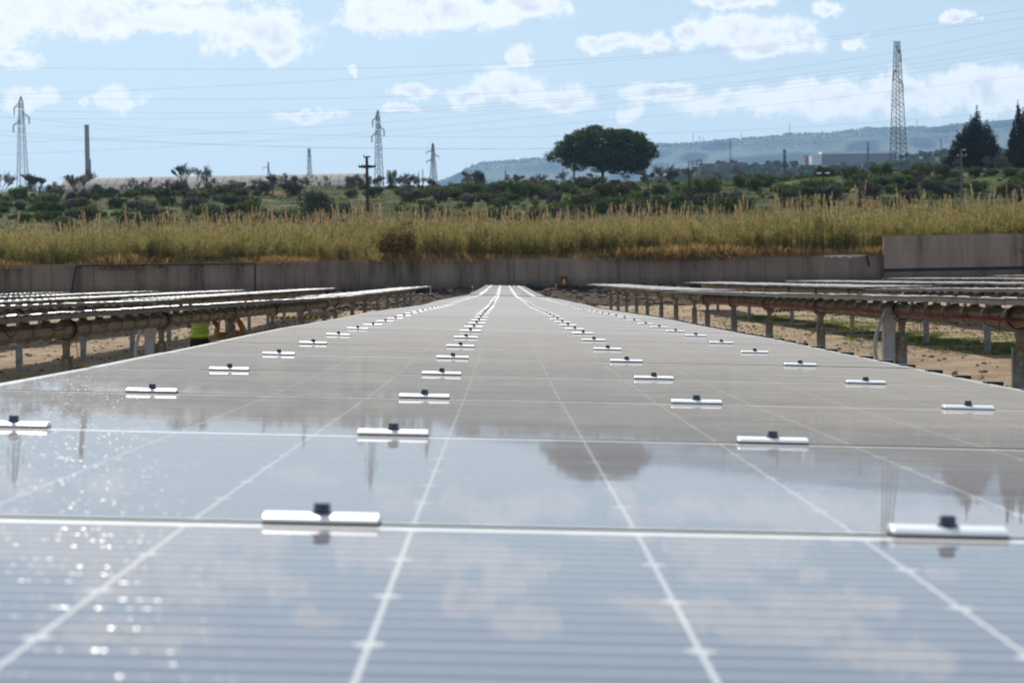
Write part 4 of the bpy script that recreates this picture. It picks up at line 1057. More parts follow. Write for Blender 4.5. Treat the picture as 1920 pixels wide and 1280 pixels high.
# bare trees
BT = {}
def bare_tree(px, base, top, v, label, wide=1.0, D=None):
    D = D or ground_at(px, base); q = at(px, base, D); g = gz(q.x, D); h = at(px, top, D).z-g
    if v not in BT:
        me = branches(600+v, 0.10, 0.75, 6, M['bark_pale'], 0.012, 0.0026, nsplit=2, upb=0.32, decay=(0.70, 0.98))
        zm = max(vv.co.z for vv in me.vertices)
        BT[v] = (me, 1/zm)
    me, k = BT[v]
    assert label not in used_labels, label; used_labels.add(label)
    root = thing('bare_tree', label, 'tree', (q.x, D, g-0.1), (0, 0, px*0.7), 'leafless trees on the slope')
    link('branches', me, root, scale=(h*k*wide, h*k*wide, h*k))
for a in [
 (352,352,303,0,'left stem of the leafless twin tree before the vaulted roof'),(372,352,305,1,'right stem of the leafless twin tree before the vaulted roof'),
 (48,368,322,2,'leafless tree in front of the left pylon foot'),(75,366,328,0,'leafless leaning tree right of the left pylon'),
 (5,360,316,1,'dark leafless tree cut by the left edge'),(140,372,326,2,'leafless thorny tree left of the chimney'),
 (162,372,318,0,'leafless dark tree right in front of the chimney'),(480,368,330,1,'bare tree under the smallest far pylon'),
 (512,366,324,2,'bare tree right of the smallest far pylon'),(545,366,326,0,'bare tree left of the grey slim pylon'),
 (570,362,332,1,'bare sapling under the slim pylon'),(715,364,326,2,'bare tree at the foot of the middle pylon'),
 (762,374,322,0,'bare tree with long twigs right of the middle pylon'),(790,366,326,1,'bare sapling left of the small hooked pylon'),
 (802,368,330,2,'bare sapling at the foot of the small hooked pylon'),(875,352,318,0,'bare tree leaning on the round dark bush-tree'),
 (1243,362,302,1,'large bare tree right of the umbrella pine'),(1262,360,318,2,'bare tree right of the large bare one'),
 (1215,358,316,0,'bare tree under the right rim of the umbrella pine'),(1170,348,322,1,'bare grey tree below the umbrella pine crown'),
 (1105,346,322,2,'bare tree left of the main pine trunk'),(973,352,324,0,'bare twigs above the left dark upright shrub'),
 (1005,352,326,1,'bare twigs above the right dark upright shrub'),(1730,362,326,2,'bare thicket tree left of the cypress group'),
 (1625,366,334,0,'bare tree behind the tangled shrub')]:
    bare_tree(a[0], a[1], a[2], a[3], a[4], 1.9 if a[0] in (48, 75, 162, 1243) else 1.35)

# leafless thicket along the ridge, too tangled to count
th = [branches(640+i, 0.10, 1.0, 5, M['bark_pale'], 0.010, 0.003, nsplit=2, upb=0.25, decay=(0.7, 1.0)) for i in range(3)]
th_h = [1/max(v.co.z for v in m.vertices) for m in th]
for m, kk in zip(th, th_h):
    for v in m.vertices: v.co *= kk
n = 330
ys = rng.uniform(385, 424, n); xs = np.where(rng.random(n) < 0.8, rng.uniform(-100, 30, n), rng.uniform(30, 110, n))
kp = vnoise(xs, ys*0.3, 9, 81) > -0.12; xs, ys = xs[kp], ys[kp]
scatter('bramble_thicket', np.stack([xs, ys, back_z(xs, ys)-0.2], 1), rng.uniform(0, 6.28, len(xs)), 1.2+rng.random(len(xs))**2*2.2, th)

# umbrella pine
D = 425
c = at(1135, 346, D); g = gz(c.x, D)
pine = thing('umbrella_pine', 'broad umbrella pine with a dense domed crown on the skyline', 'tree', (c.x, D, c.z))
def P2(px, py, dy=0): q = at(px, py, D+dy)-pine.location; return q
lobes = []
rnd = random.Random(12)
for (px, py, rx, ry) in [(1130,262,50,20),(1085,268,34,22),(1175,268,42,26),(1205,290,24,28),(1060,285,26,14),(1040,290,24,11),(1100,290,40,24),(1150,295,50,26),(1190,305,32,20),(1120,300,40,16),(1080,295,28,18),(1160,252,35,12),(1105,250,30,12),(1215,272,14,14),(1195,255,20,10),(1070,262,16,10),(1165,312,34,10),(1190,316,26,9),(1100,308,20,8),(1062,302,22,9),(1033,300,12,6),(1205,308,16,12),(1120,318,18,6),(1160,322,26,7),(1195,322,20,7),(1088,316,16,6),(1068,310,16,7)]:
    for dy in ((-3, 0, 3) if rx > 30 else (0,)):
        q = P2(px, py, dy); lobes.append((q.x, q.y, q.z, rx*D/F*0.93, rx*D/F*0.75, ry*D/F*0.90))
for k in range(110):
    a = rnd.uniform(-0.35, math.pi+0.2); bx_ = 1130+math.cos(a)*rnd.uniform(66, 98)*(1 if a < 1.9 else 0.9); by_ = 285-math.sin(a)*rnd.uniform(30, 46)
    q = P2(bx_, by_, rnd.uniform(-5, 5)); t_r = rnd.uniform(.5, 1.5); lobes.append((q.x, q.y, q.z, t_r, t_r, t_r*rnd.uniform(.45, .7)))
link('crown', leaf_cloud(7, lobes, 44000, 0.20, M['pine']), pine)
b = MB()
for (x0, y0_, x1_, y1_, x2_, y2_, r0) in [(1130,338,1131,318,1122,285,.32),(1130,325,1138,312,1150,280,.2),(1131,330,1124,312,1105,285,.2),(1134,322,1150,305,1180,280,.16),(1128,322,1118,302,1112,275,.14),
        (1076,338,1077,318,1072,290,.2),(1077,325,1070,315,1045,300,.12),(1077,322,1085,305,1090,280,.14),(1136,318,1142,300,1140,275,.12),(1052,332,1056,318,1070,310,.08),(1131,322,1160,312,1195,295,.10)]:
    b.tube([P2(x0, y0_), P2(x1_, y1_), P2((x1_+x2_)/2+2, (y1_+y2_)/2), P2(x2_, y2_)], [r0, r0*.8, r0*.6, r0*.3], 7)
link('trunk', b.mesh('trunk', M['bark'], True), pine)

def cypress_group(label, D, spires, base, n, mat, size=0.16):
    cx = sum(s[0] for s in spires)/len(spires); c = at(cx, base, D)
    root = thing('cypress_tree', label, 'tree', c)
    L = []; rnd = random.Random(int(cx)); tb = MB()
    for (px, top, bot, w) in spires:
        k = 18
        for i in range(k):
            f = i/(k-1); py = top+(bot-top)*f
            ww = 1.3*w*min(1, 0.06+1.25*f**0.85)*(1 if f < 0.85 else 0.85)
            for _ in range(2):
                q = at(px+rnd.uniform(-.25, .25)*ww, py, D+rnd.uniform(-.2, .2)*ww*D/F)-c
                rr_ = max(0.12, ww*D/F*rnd.uniform(0.34, 0.5)); L.append((q.x, q.y, q.z, rr_, rr_, max(0.3, (bot-top)/k*D/F*1.1)))
        p0, p1 = at(px, base, D)-c, at(px, top+6, D)-c; tb.tube([p0, p1], [0.16, 0.03], 6)
    link('crown', leaf_cloud(int(cx)+1, L, n, size, M[mat], 0.8), root)
    link('trunk', tb.mesh('trunk', M['bark']), root)
cypress_group('dark pointed cypress group left of the grey-leaved tree', 400, [(1831,200,325,34),(1808,236,328,50),(1850,228,326,50),(1795,248,326,34),(1785,275,330,24),(1862,250,300,22),(1820,222,328,56),(1840,232,328,44),(1828,216,330,62),(1845,240,330,56),(1806,246,330,56)], 340, 42000, 'cypress', 0.19)
cypress_group('slim dark cypress cut by the right edge', 400, [(1909,194,305,26),(1918,205,318,22),(1900,235,318,24)], 330, 14000, 'cypress', 0.19)
cypress_group('dark cypress just beyond the right edge', 402, [(1934,196,318,30)], 330, 6000, 'cypress')

# ------------------------------------------------------------------ pylons, poles, chimney, buildings
def lattice(b, c, h, wb, wt, rbar, nlev, z0=0, twist=0.0):
    def w(z): return (wb+(wt-wb)*(z/h))/2
    zs = [z0]; k = 0
    lv = np.linspace(0, 1, nlev+1)**0.9*(h-z0)+z0
    for s in ((-1,-1),(1,-1),(1,1),(-1,1)):
        b.tube([(s[0]*w(z0), s[1]*w(z0), z0), (s[0]*w(h), s[1]*w(h), h)], rbar*0.85, 4)
    for z_a, z_b in zip(lv[:-1], lv[1:]):
        a, c_ = w(z_a), w(z_b)
        for (s, e) in (((-1,-1),(1,-1)),((1,-1),(1,1)),((1,1),(-1,1)),((-1,1),(-1,-1))):
            b.tube([(s[0]*a, s[1]*a, z_a), (e[0]*c_, e[1]*c_, z_b)], rbar*0.42, 3, cap=False)
            b.tube([(e[0]*a, e[1]*a, z_a), (s[0]*c_, s[1]*c_, z_b)], rbar*0.42, 3, cap=False)
            if rng.random() < 0.3: b.tube([(s[0]*a, s[1]*a, z_a), (e[0]*a, e[1]*a, z_a)], rbar*0.42, 3, cap=False)
def pylon(px, top, base, wpx, label, D, arms, mat='pylon', rz=0.6, rbar=0.075, wt=0.28, nlev=14, ins=True, hooks=True):
    c = at(px, base, D); c.z = min(c.z, gz(c.x, D)-0.3 if D < 460 else 16.2 if D < 670 else c.z); h = at(px, top, D).z - c.z; wb = wpx/F*D/1.25
    root = thing('pylon', label, 'pylon', c, (0, 0, rz), 'lattice power pylons')
    sc_ = min(D/450, 1.3)
    if wpx < 10: nlev = 7
    b = MB(); lattice(b, None, h*0.955 if hooks else h, wb, wb*wt, rbar*sc_, nlev)
    if hooks:
        for s in ((-1,-1),(1,-1),(1,1),(-1,1)): b.tube([(s[0]*wb*wt/2, s[1]*wb*wt/2, h*0.955), (0,0,h)], rbar*sc_, 4)
    link('tower', b.mesh('tower', M[mat]), root)
    for (side, f, ln) in arms:              # arm out of the tower, insulator hanging
        z = h*f; L = ln/F*D; ux, uy = math.cos(-rz)*side, math.sin(-rz)*side
        a = MB(); e = Vector((ux*L, uy*L, z-0.02*h)); 
        for dz in (0.035*h, 0.0):
            a.tube([(0,0,z+dz), e], rbar*sc_, 4)
        for t in (0.33, 0.66):
            a.tube([(e.x*t, e.y*t, z+0.035*h*(1-t)-0.02*h*t), (e.x*t, e.y*t, z-0.02*h*t)], rbar*0.7*sc_, 3)
        arm = link('cross_arm', a.mesh('cross_arm', M[mat]), root)
        if ins:
            q = MB(); il = 0.055*h
            q.tube([e, e-Vector((0,0,il))], 0.10*sc_, 6)
            for k in range(5): q.tube([e-Vector((0,0,il*(k+.3)/5)), e-Vector((0,0,il*(k+.6)/5))], 0.17*sc_, 8)
            link('insulator', q.mesh('insulator', M['insul']), arm)
    return root
std = [(-1, .93, 13), (1, .86, 14.5), (-1, .80, 15)]
pylon(43, 180, 352, 28, 'leafless lattice pylon at the far left with three hooked arms', 470, std)
pylon(711, 206, 350, 22, 'slender pylon right behind the dark concrete pole', 520, [(-1,.93,10),(1,.85,11),(-1,.80,12)])
pylon(813, 268, 345, 13, 'small pylon right of the middle one with short arms', 700, [(-1,.80,12),(1,.70,10),(-1,.58,12)], rbar=0.09)
pylon(581, 278, 352, 9, 'armless slim grey pylon above the vaulted roof', 700, [(-1,.9,3),(1,.85,3)], rbar=0.07, hooks=False, wt=0.5, ins=False)
pylon(504, 303, 352, 7, 'smallest far pylon above the vaulted roof', 900, [(-1,.78,10)], rbar=0.06)
pylon(1472, 280, 345, 6, 'thin dark lattice mast left of the white warehouse', 430, [(1,.6,2)], rbar=0.08, hooks=False, wt=0.6, ins=False)
pylon(1370, 260, 318, 5, 'faint distant pylon over the brown sheds', 1500, [(-1,.8,3),(1,.8,3)], rbar=0.05, ins=False)
pylon(1628, 265, 318, 5, 'faint distant pylon before the white warehouse', 900, [(-1,.8,3),(1,.7,3)], rbar=0.07, ins=False)
pylon(1765, 257, 312, 6, 'faint reddish distant pylon left of the cypress group', 1200, [(-1,.8,3),(1,.7,3)], rbar=0.05, ins=False, mat='pylon_rust')
pylon(785, 322, 350, 4, 'tiny pylon on the skyline beside the small hooked one', 900, [(1,.8,2)], rbar=0.05, ins=False)
pylon(948, 318, 350, 4, 'tiny pylon before the left end of the mountain', 900, [(1,.8,2)], rbar=0.05, ins=False)
big = pylon(1685, 78, 325, 34, 'tallest brown lattice pylon at the right with looped insulators', 450, [(1,.93,7),(-1,.80,8),(1,.73,10)], mat='pylon_rust', hooks=False, wt=0.28, nlev=30, rbar=0.085, rz=0.35)
q = at(1685, 78, 450)-big.location
link('top_bar', MB().tube([(-1.1,0,q.z),(1.1,0,q.z)], 0.05, 4).mesh('top_bar', M['pylon_rust']), big)

def pole(px, top, base, D, label, r0, r1, mat, extras=(), name='utility_pole', cat='pole'):
    c = at(px, base, D); t = at(px, top, D)-c; t.x = 0
    root = thing(name, label, cat, c)
    link('pole', MB().tube([(0,0,-3),(0,0,t.z)], [r0, r1], 8).mesh('pole', M[mat]), root)
    return root, t.z
pl, h = pole(691, 293, 470, 190, 'dark concrete utility pole with a cross arm rising from the reeds', 0.20, 0.13, 'pole')
def zpx(py): return (at(691, py, 190)-pl.location).z
k = 190/F
link('cross_arm', MB().prism([(-16*k, zpx(314)), (-16*k, zpx(311)), (-3*k, zpx(309.5)), (3*k, zpx(309.5)), (17*k, zpx(311)), (17*k, zpx(314)), (4*k, zpx(315.5)), (-4*k, zpx(315.5))], -0.1, 0.1).mesh('cross_arm', M['pole']), pl)
link('top_cap', MB().box(-6*k, 6.5*k, -0.1, 0.1, zpx(295.5), zpx(293)).mesh('top_cap', M['pole']), pl)
for x_, py, pz in ((-15, 311, 307), (-9, 310, 306.5), (16, 311, 308), (-5.5, 293, 289.5)):
    link('insulator_pin', MB().tube([(x_*k, 0, zpx(py)), (x_*k, 0, zpx(pz))], 0.03, 6).mesh('insulator_pin', M['pole']), pl)
p2, h = pole(1293, 322, 410, 210, 'thin brown pole standing among shrubs right of centre', 0.11, 0.08, 'pole')
p3, h = pole(1803, 280, 368, 300, 'grey concrete utility pole in front of the cypress group', 0.17, 0.13, 'pole_grey')
k = 300/F
link('cross_arm', MB().box(-7*k, 10*k, -0.06, 0.06, h-14*k, h-12.6*k).mesh('cross_arm', M['pole_grey']), p3)
link('cross_arm', MB().box(-2*k, 9*k, -0.06, 0.06, h-3*k, h-1.8*k).mesh('cross_arm', M['pole_grey']), p3)
for x_, z_ in ((-6, -12), (3, -12), (9, -12), (8, -2), (4, -2)):
    link('insulator', MB().tube([(x_*k, 0, h+z_*k), (x_*k, 0, h+(z_+2.4)*k)], 0.07, 6).mesh('insulator', M['white']), p3)
p4, h = pole(1545, 314, 400, 235, 'floodlight mast with two white lamps and a turquoise top', 0.09, 0.07, 'pole', name='floodlight_mast', cat='lamp post')
k = 235/F; M['turq'] = simple('turquoise plastic', (0.05, 0.45, 0.42), 0.4)
for s in (-1, 1):
    link('lamp', MB().box(s*8*k-0.22, s*8*k+0.22, -0.2, 0.2, h-12*k, h-9*k).mesh('lamp', M['white']), p4)
link('lamp_bar', MB().box(-8*k, 8*k, -0.03, 0.03, h-12.6*k, h-12.05*k).mesh('lamp_bar', M['pole']), p4)
link('top_light', MB().tube([(0,0,h-0.02),(0,0,h+0.1),(0,0,h+0.25)], [0.10,0.15,0.06], 8).mesh('top_light', M['turq']), p4)
p5, h = pole(1728, 297, 330, 420, 'lamp post with a pale head right of the tallest pylon', 0.10, 0.08, 'pole_grey', name='lamp_post', cat='lamp post')
link('lamp', MB().box(-0.3, 0.25, -0.2, 0.2, h-0.1, h+0.35).mesh('lamp', M['white']), p5)
p6, h = pole(1612, 352, 400, 215, 'short dark pole below the tangled shrub', 0.09, 0.08, 'pole')
p7, h = pole(793, 317, 350, 430, 'thin dark post left of the small pylon foot', 0.10, 0.08, 'pole')
p8, h = pole(1846, 318, 335, 380, 'small pale sign post right of the cypress group', 0.06, 0.06, 'pole_grey')
link('sign', MB().box(-0.15, 0.15, -0.05, -0.02, h-0.3, h+0.2).mesh('sign', M['white']), p8)
for (px, wds) in [(1300,'leftmost'),(1312,'second'),(1319,'third'),(1390,'fourth'),(1481,'fifth'),(1720,'rightmost')]:
    top = {1300:251,1312:254,1319:257,1390:248,1481:232,1720:224}[px]
    base = float(np.interp(px, [1230,1300,1400,1480,1560,1620,1700,1760], [270,268,260,252,250,241,239,237]))
    c = at(px, base+3, 7980); t = at(px, top, 7980).z-c.z
    thing('antenna_mast', f'{wds} hair-thin antenna mast on the mountain ridge', 'mast', c, me=MB().tube([(0,0,-3),(0,0,t)], 1.2, 5).mesh('antenna_mast', M['pylon']))

# chimney
D = 900; c = at(165, 345, D); h = at(160.5, 235, D).z-c.z
ch = thing('chimney', 'tall slim industrial chimney with pale and dark rings', 'chimney', c)
M['chim'] = simple('grey purple brick', (0.17, 0.145, 0.165), 0.9, 0, 0.1); M['chim2'] = simple('pale ring concrete', (0.50, 0.48, 0.50), 0.9, 0, 0.05)
ax = lambda f: Vector((0, 0, h*f)); rd = lambda f: (4.6-0.4*f)*D/F
link('shaft', MB().tube([ax(0), ax(1)], [rd(0), rd(1)*0.96], 24).mesh('shaft', M['chim'], True), ch)
for i in range(17):
    f = 0.26+0.72*i/16.0
    link('ring', MB().tube([ax(f), ax(f+0.019)], rd(f)*1.05, 24).mesh('ring', M['chim2']), ch)
link('lip', MB().tube([ax(0.985), ax(1.002)], rd(1)*1.12, 24).mesh('lip', M['chim']), ch)
link('ladder', MB().box(rd(0)*1.1, rd(0)*1.1+0.2, -0.5, 0.5, 0, h*0.42).mesh('ladder', M['pylon']), ch)

# long vaulted building
D = 560; a0 = at(105, 358, D); a1 = at(683, 352, D); zt = at(105, 329, D).z
Lw = a1.x-a0.x; hb = zt-a0.z+4; M['vault'] = simple('dusty pink-beige roof sheeting', (0.225, 0.205, 0.19), 0.85, 0, 0.12, 0.05)
M['vaultwall'] = simple('grey green sheeting', (0.30, 0.34, 0.33), 0.7, 0, 0.1, 0.05)
vb = thing('vaulted_hall', 'very long low hall with a rounded beige roof behind the left trees', 'building', (a0.x, D, a0.z-4))
nseg = 34
prof = [(0, 0)] + [(16-16*math.cos(math.pi*i/16)*1.0, hb-12+12*math.sin(math.pi*i/16)) for i in range(17)] + [(32, 0)]
for i in range(nseg):
    x0, x1 = Lw*i/nseg+0.06, Lw*(i+1)/nseg-0.06
    b = MB(); n_ = len(prof)
    vs = [(x0, y, z) for y, z in prof]+[(x1, y, z) for y, z in prof]
    b.add(vs, [(j, j+1, n_+j+1, n_+j) for j in range(n_-1)] + [tuple(range(n_)), tuple(range(2*n_-1, n_-1, -1))])
    link('roof_bay', b.mesh('roof_bay', M['vault']), vb)
b = MB(); b.prism([(0,0),(0,0)], 0, 0) if False else None
link('end_wall', MB().add([(0-0.1, y+0.0, z-0.05) for y, z in prof]+[(0.0, y, z-0.05) for y, z in prof], [tuple(range(len(prof)))]+[(j, j+1, len(prof)+j+1, len(prof)+j) for j in range(len(prof)-1)]).mesh('end_wall', M['vaultwall']), vb)

# white warehouse with its annex
D = 1712; a0 = at(1522, 305, D); a1 = at(1681, 303, D); zt = at(1540, 289.5, D).z; zt2 = at(1540, 284.8, D).z
wh = thing('warehouse', 'white-roofed blue-grey warehouse at the foot of the mountain', 'building', (a0.x, D, a0.z-8))
M['whwall'] = simple('blue grey cladding', (0.22, 0.27, 0.34), 0.8, 0, 0.06, 0.05); M['whwhite'] = simple('white cladding', (0.85, 0.86, 0.87), 0.7, 0, 0.04, 0.05)
Lw = a1.x-a0.x; H = zt-a0.z+8; wx = 19/F*D
nb = 14
for i in range(nb):
    link('wall_bay', MB().box(wx+(Lw-wx)*i/nb+0.05, wx+(Lw-wx)*(i+1)/nb-0.05, 0, 30, 0, H).mesh('wall_bay', M['whwall']), wh)
link('roof', MB().box(wx-0.2, Lw+0.3, -0.5, 30.5, H+0.02, H+zt2-zt).mesh('roof', M['whwhite']), wh)
link('gable', MB().prism([(0,0),(wx-0.1,0),(wx-0.1,H+0.3),(wx*0.5,H+0.9),(0,H-0.6)], -0.2, 30).mesh('gable', M['whwhite']), wh)
for i in range(4):
    link('window', MB().box(wx*(0.12+0.22*i), wx*(0.12+0.22*i)+0.35, -0.26, -0.21, H-3.0, H-1.2).mesh('window', M['whwall']), wh)
D = 1730; a0 = at(1509, 305, D); zt = at(1509, 293, D).z
M['orange'] = simple('terracotta render', (0.32, 0.22, 0.18), 0.9, 0, 0.05)
an = thing('annex_building', 'small terracotta block left of the white warehouse', 'building', (a0.x, D, a0.z-8))
link('wall', MB().box(0, 13/F*D, 0, 12, 0, zt-a0.z+8).mesh('wall', M['orange']), an)
link('roof', MB().box(-0.3, 13/F*D+0.3, -0.3, 12.3, zt-a0.z+8.02, zt-a0.z+8.4).mesh('roof', M['vault']), an)
D = 1665; M['shed'] = simple('brown shed roof', (0.13, 0.11, 0.10), 0.9, 0, 0.2, 0.1)
sh = thing('shed', 'row of low dark vaulted sheds right of the billboard frame', 'building', at(1315, 318, D))
for i, (x0, x1, t) in enumerate([(1316,1342,306.5),(1344,1372,304.5),(1374,1402,304.5)]):
    p0, p1, pt = at(x0, 318, D)-sh.location, at(x1, 318, D)-sh.location, at(x0, t, D)-sh.location
    w = p1.x-p0.x; outl = [(p0.x, -4)] + [(p0.x+w*(0.5-0.5*math.cos(math.pi*j/8)), pt.z*(0.75+0.25*math.sin(math.pi*j/8))) for j in range(9)] + [(p1.x, -4)]
    link('shed_bay', MB().prism(outl, 0, 14).mesh('shed_bay', M['shed']), sh)
sh2 = thing('shed', 'small dark shed left of the terracotta block', 'building', at(1480, 306, 1706), me=MB().prism([(0,-6),(0,1.2),(2.5,2.0),(5.2,1.0),(5.2,-6)], 0, 8).mesh('shed', M['shed']))
D = 520; bf = thing('billboard_frame', 'empty steel billboard frame right of the umbrella pine', 'frame', at(1303, 325, D))
k = D/F; b = MB()
zz_ = lambda py: (at(1303, py, D)-bf.location).z
for x_ in (-12, -4, 4, 12.5): link('upright', MB().tube([(x_*k,0,-3),(x_*k,0,zz_(302 if x_ < 4 else 300))], 0.10, 5).mesh('upright', M['pylon']), bf)
for py in (302.5, 308, 314): link('crossbar', MB().tube([(-12*k,0,zz_(py)),(12.5*k,0,zz_(py))], 0.09, 5).mesh('crossbar', M['pylon']), bf)
link('crossbar', MB().tube([(4*k,0,zz_(300.2)),(12.5*k,0,zz_(300.2))], 0.09, 5).mesh('crossbar', M['pylon']), bf)

# fence posts on the wall edge
fp = MB().tube([(0,0,-0.3),(0,0,1.0)], 0.05, 6).mesh('fence_post', M['pole'])
for i, (px, wds) in enumerate([(43,'at the far left'),(103,'left of the pipe frame'),(289,'above the middle of the pipe frame'),(339,'right of the frame middle'),(425,'near the right end of the frame'),(655,'left of the brown bush'),(922,'left of the centre line'),(997,'right of the centre line'),(1190,'behind the leaning dry bush'),(1266,'right of the leaning dry bush'),(1335,'left of the white spill, further off')]):
    c = at(px, 488, 151.2); thing('fence_post', f'short dark fence post on the wall edge {wds}', 'fence post', (c.x, 151.2, gz(c.x, 151.2)-0.1), (R(random.uniform(-3, 3)), R(random.uniform(-4, 4)), 0), 'fence posts on the wall edge', me=fp, scale=random.uniform(0.75, 1.05))

# power lines
WIRES = [
 ([(-60,125),(0,126),(480,130),(960,120),(1440,83),(1920,17),(2000,2)], 'topmost power line, faint across the whole sky'),
 ([(-60,180),(0,178),(300,168),(655,148),(960,129),(1310,102),(1620,68),(1920,34),(2000,24)], 'second power line from the top at the picture centre'),
 ([(-60,184),(0,184),(480,187),(700,182),(960,172),(1210,159),(1460,131),(1710,91),(1920,50),(2000,33)], 'power line crossing the tallest pylon near its top'),
 ([(-60,205),(0,206),(480,212),(720,206),(960,191),(1310,160),(1675,120),(1920,75),(2000,58)], 'upper of two close power lines rising to the right'),
 ([(-60,220),(0,220),(480,221),(700,214),(960,196),(1310,167),(1675,128),(1920,90),(2000,76)], 'lower of two close power lines rising to the right'),
 ([(-60,213),(0,219),(240,236),(480,251),(720,257),(960,256),(1240,250),(1440,242),(1680,227),(1920,208),(2000,200)], 'power line passing just above the umbrella pine rim'),
 ([(-60,240),(0,247),(240,262),(480,275),(720,278),(960,279),(1230,275),(1440,264),(1680,252),(1920,234),(2000,227)], 'power line passing behind the umbrella pine crown'),
 ([(-60,250),(0,256),(300,266),(600,277),(960,280),(1230,277),(1440,269),(1680,261),(1920,247),(2000,242)], 'lowest power line, close under the one behind the pine'),
 ([(-60,291),(0,289),(420,272),(720,250),(960,219),(1200,195),(1440,174),(1680,147),(1920,108),(2000,96)], 'power line climbing from the left skyline to the upper right'),
 ([(-60,270),(0,268),(240,262),(480,243),(720,232),(960,207),(1200,187),(1440,165),(1680,135),(1920,98),(2000,84)], 'power line just above the one climbing from the left skyline'),
 ([(480,266),(720,256),(960,240),(1200,221),(1440,196),(1680,172),(1920,142),(2000,131)], 'lone power line above the mountain in the right half'),
 ([(100,236),(240,245),(480,251)], 'short slack wire beside the chimney top'),
 ([(720,213),(960,207)], 'short wire leaving the middle pylon head'),
]
for i, (pp, lab) in enumerate(WIRES):
    D = 420+7*i; xs_ = np.arange(pp[0][0], pp[-1][0]+1, 40.0)
    # smooth catenary through the measured heights
    xk = np.array([q[0] for q in pp], float); yk = np.array([q[1] for q in pp], float)
    deg = min(3, len(pp)-1); cf = np.polyfit(xk/1000, yk, deg); ys_ = np.polyval(cf, xs_/1000)
    P = [at(a, b_, D) for a, b_ in zip(xs_, ys_)]
    thing('power_line', lab, 'wire', group='power lines', me=MB().tube(P, 0.019, 4).mesh('power_line', M['wire']))

# ------------------------------------------------------------------ people
def skin_body(name, joints, edges, root_i, mat, parent, sub=2):
    me = bpy.data.meshes.new(name); me.from_pydata([j[0] for j in joints], edges, [])
    me.materials.append(mat); o = link(name, me, parent)
    md = o.modifiers.new('skin', 'SKIN'); md.use_smooth_shade = True
    sk = me.skin_vertices[0].data
    for i, j in enumerate(joints):
        rr_ = j[1]; sk[i].radius = rr_ if isinstance(rr_, tuple) else (rr_, rr_); sk[i].use_root = (i == root_i)
    s = o.modifiers.new('sub', 'SUBSURF'); s.levels = 1; s.render_levels = sub
    return o
# person 1: hi-vis vest, seen from behind, stooping under the table
def person_one():
    g = gz(-6.15, 43.2)
    root = thing('person', 'stooping worker in a yellow high-visibility vest and black trousers under the left table', 'person', (-6.15, 43.2, g))
    J = [((0,0,0.80),(0.17,0.12)),((0,0.06,0.98),(0.155,0.11)),((0,0.16,1.16),(0.17,0.115)),((0,0.30,1.30),(0.16,0.10)),((0,0.38,1.34),0.06),((0,0.47,1.31),0.085),((0,0.53,1.25),0.095),((0,0.58,1.19),0.06),
         ((-0.10,0,0.74),0.105),((-0.14,0.22,0.46),0.075),((-0.15,0.0,0.10),0.05),((-0.15,0.14,0.04),0.045),
         ((0.10,0,0.74),0.105),((0.15,0.22,0.46),0.075),((0.16,0.0,0.10),0.05),((0.16,0.14,0.04),0.045),
         ((-0.21,0.30,1.28),0.07),((-0.28,0.42,1.06),0.05),((-0.2,0.62,1.12),0.036),((-0.17,0.70,1.17),0.03),
         ((0.21,0.30,1.28),0.07),((0.28,0.44,1.08),0.05),((0.2,0.62,1.16),0.036),((0.17,0.70,1.2),0.03)]
    E = [(0,1),(1,2),(2,3),(3,4),(4,5),(5,6),(6,7),(0,8),(8,9),(9,10),(10,11),(0,12),(12,13),(13,14),(14,15),(3,16),(16,17),(17,18),(18,19),(3,20),(20,21),(21,22),(22,23)]
    skin_body('body', J, E, 0, M['shirt'], root)
    V = [((0,0.02,0.865),(0.195,0.155)),((0,0.05,0.96),(0.185,0.145)),((0,0.14,1.14),(0.20,0.14)),((0,0.27,1.28),(0.195,0.125)),((0,0.32,1.325),(0.12,0.08))]
    skin_body('vest', V, [(0,1),(1,2),(2,3),(3,4)], 1, M['vest'], root)
    for (z, y, w) in ((0.965, 0.05, 0.192), (1.13, 0.135, 0.203)):
        b = MB(); n = 20
        for i in range(n):
            a0, a1 = 2*math.pi*i/n, 2*math.pi*(i+1)/n
            b.add([(w*math.cos(a0), y+0.152*math.sin(a0), z-0.028+0.03*math.sin(a0)), (w*math.cos(a1), y+0.152*math.sin(a1), z-0.028+0.03*math.sin(a1)),
                   (w*math.cos(a1)*1.0, y+0.152*math.sin(a1), z+0.028+0.03*math.sin(a1)), (w*math.cos(a0), y+0.152*math.sin(a0), z+0.028+0.03*math.sin(a0))], [(0,1,2,3)])
        s = link('reflective_band', b.mesh('reflective_band', M['reflective'], True), root)
    T = [((0,0,0.84),(0.178,0.13)),((0,0,0.76),(0.175,0.13)),((-0.105,0.02,0.70),0.115),((-0.145,0.215,0.46),0.088),((-0.152,0.0,0.12),0.07),((0.105,0.02,0.70),0.115),((0.155,0.215,0.46),0.088),((0.162,0.0,0.12),0.07)]
    skin_body('trousers', T, [(0,1),(1,2),(2,3),(3,4),(1,5),(5,6),(6,7)], 1, M['trousers'], root)
    for s in (-1, 1): link('shoe', MB().box(s*0.155-0.05, s*0.155+0.05, -0.07, 0.21, 0, 0.09).mesh('shoe', M['black']), root)
person_one()
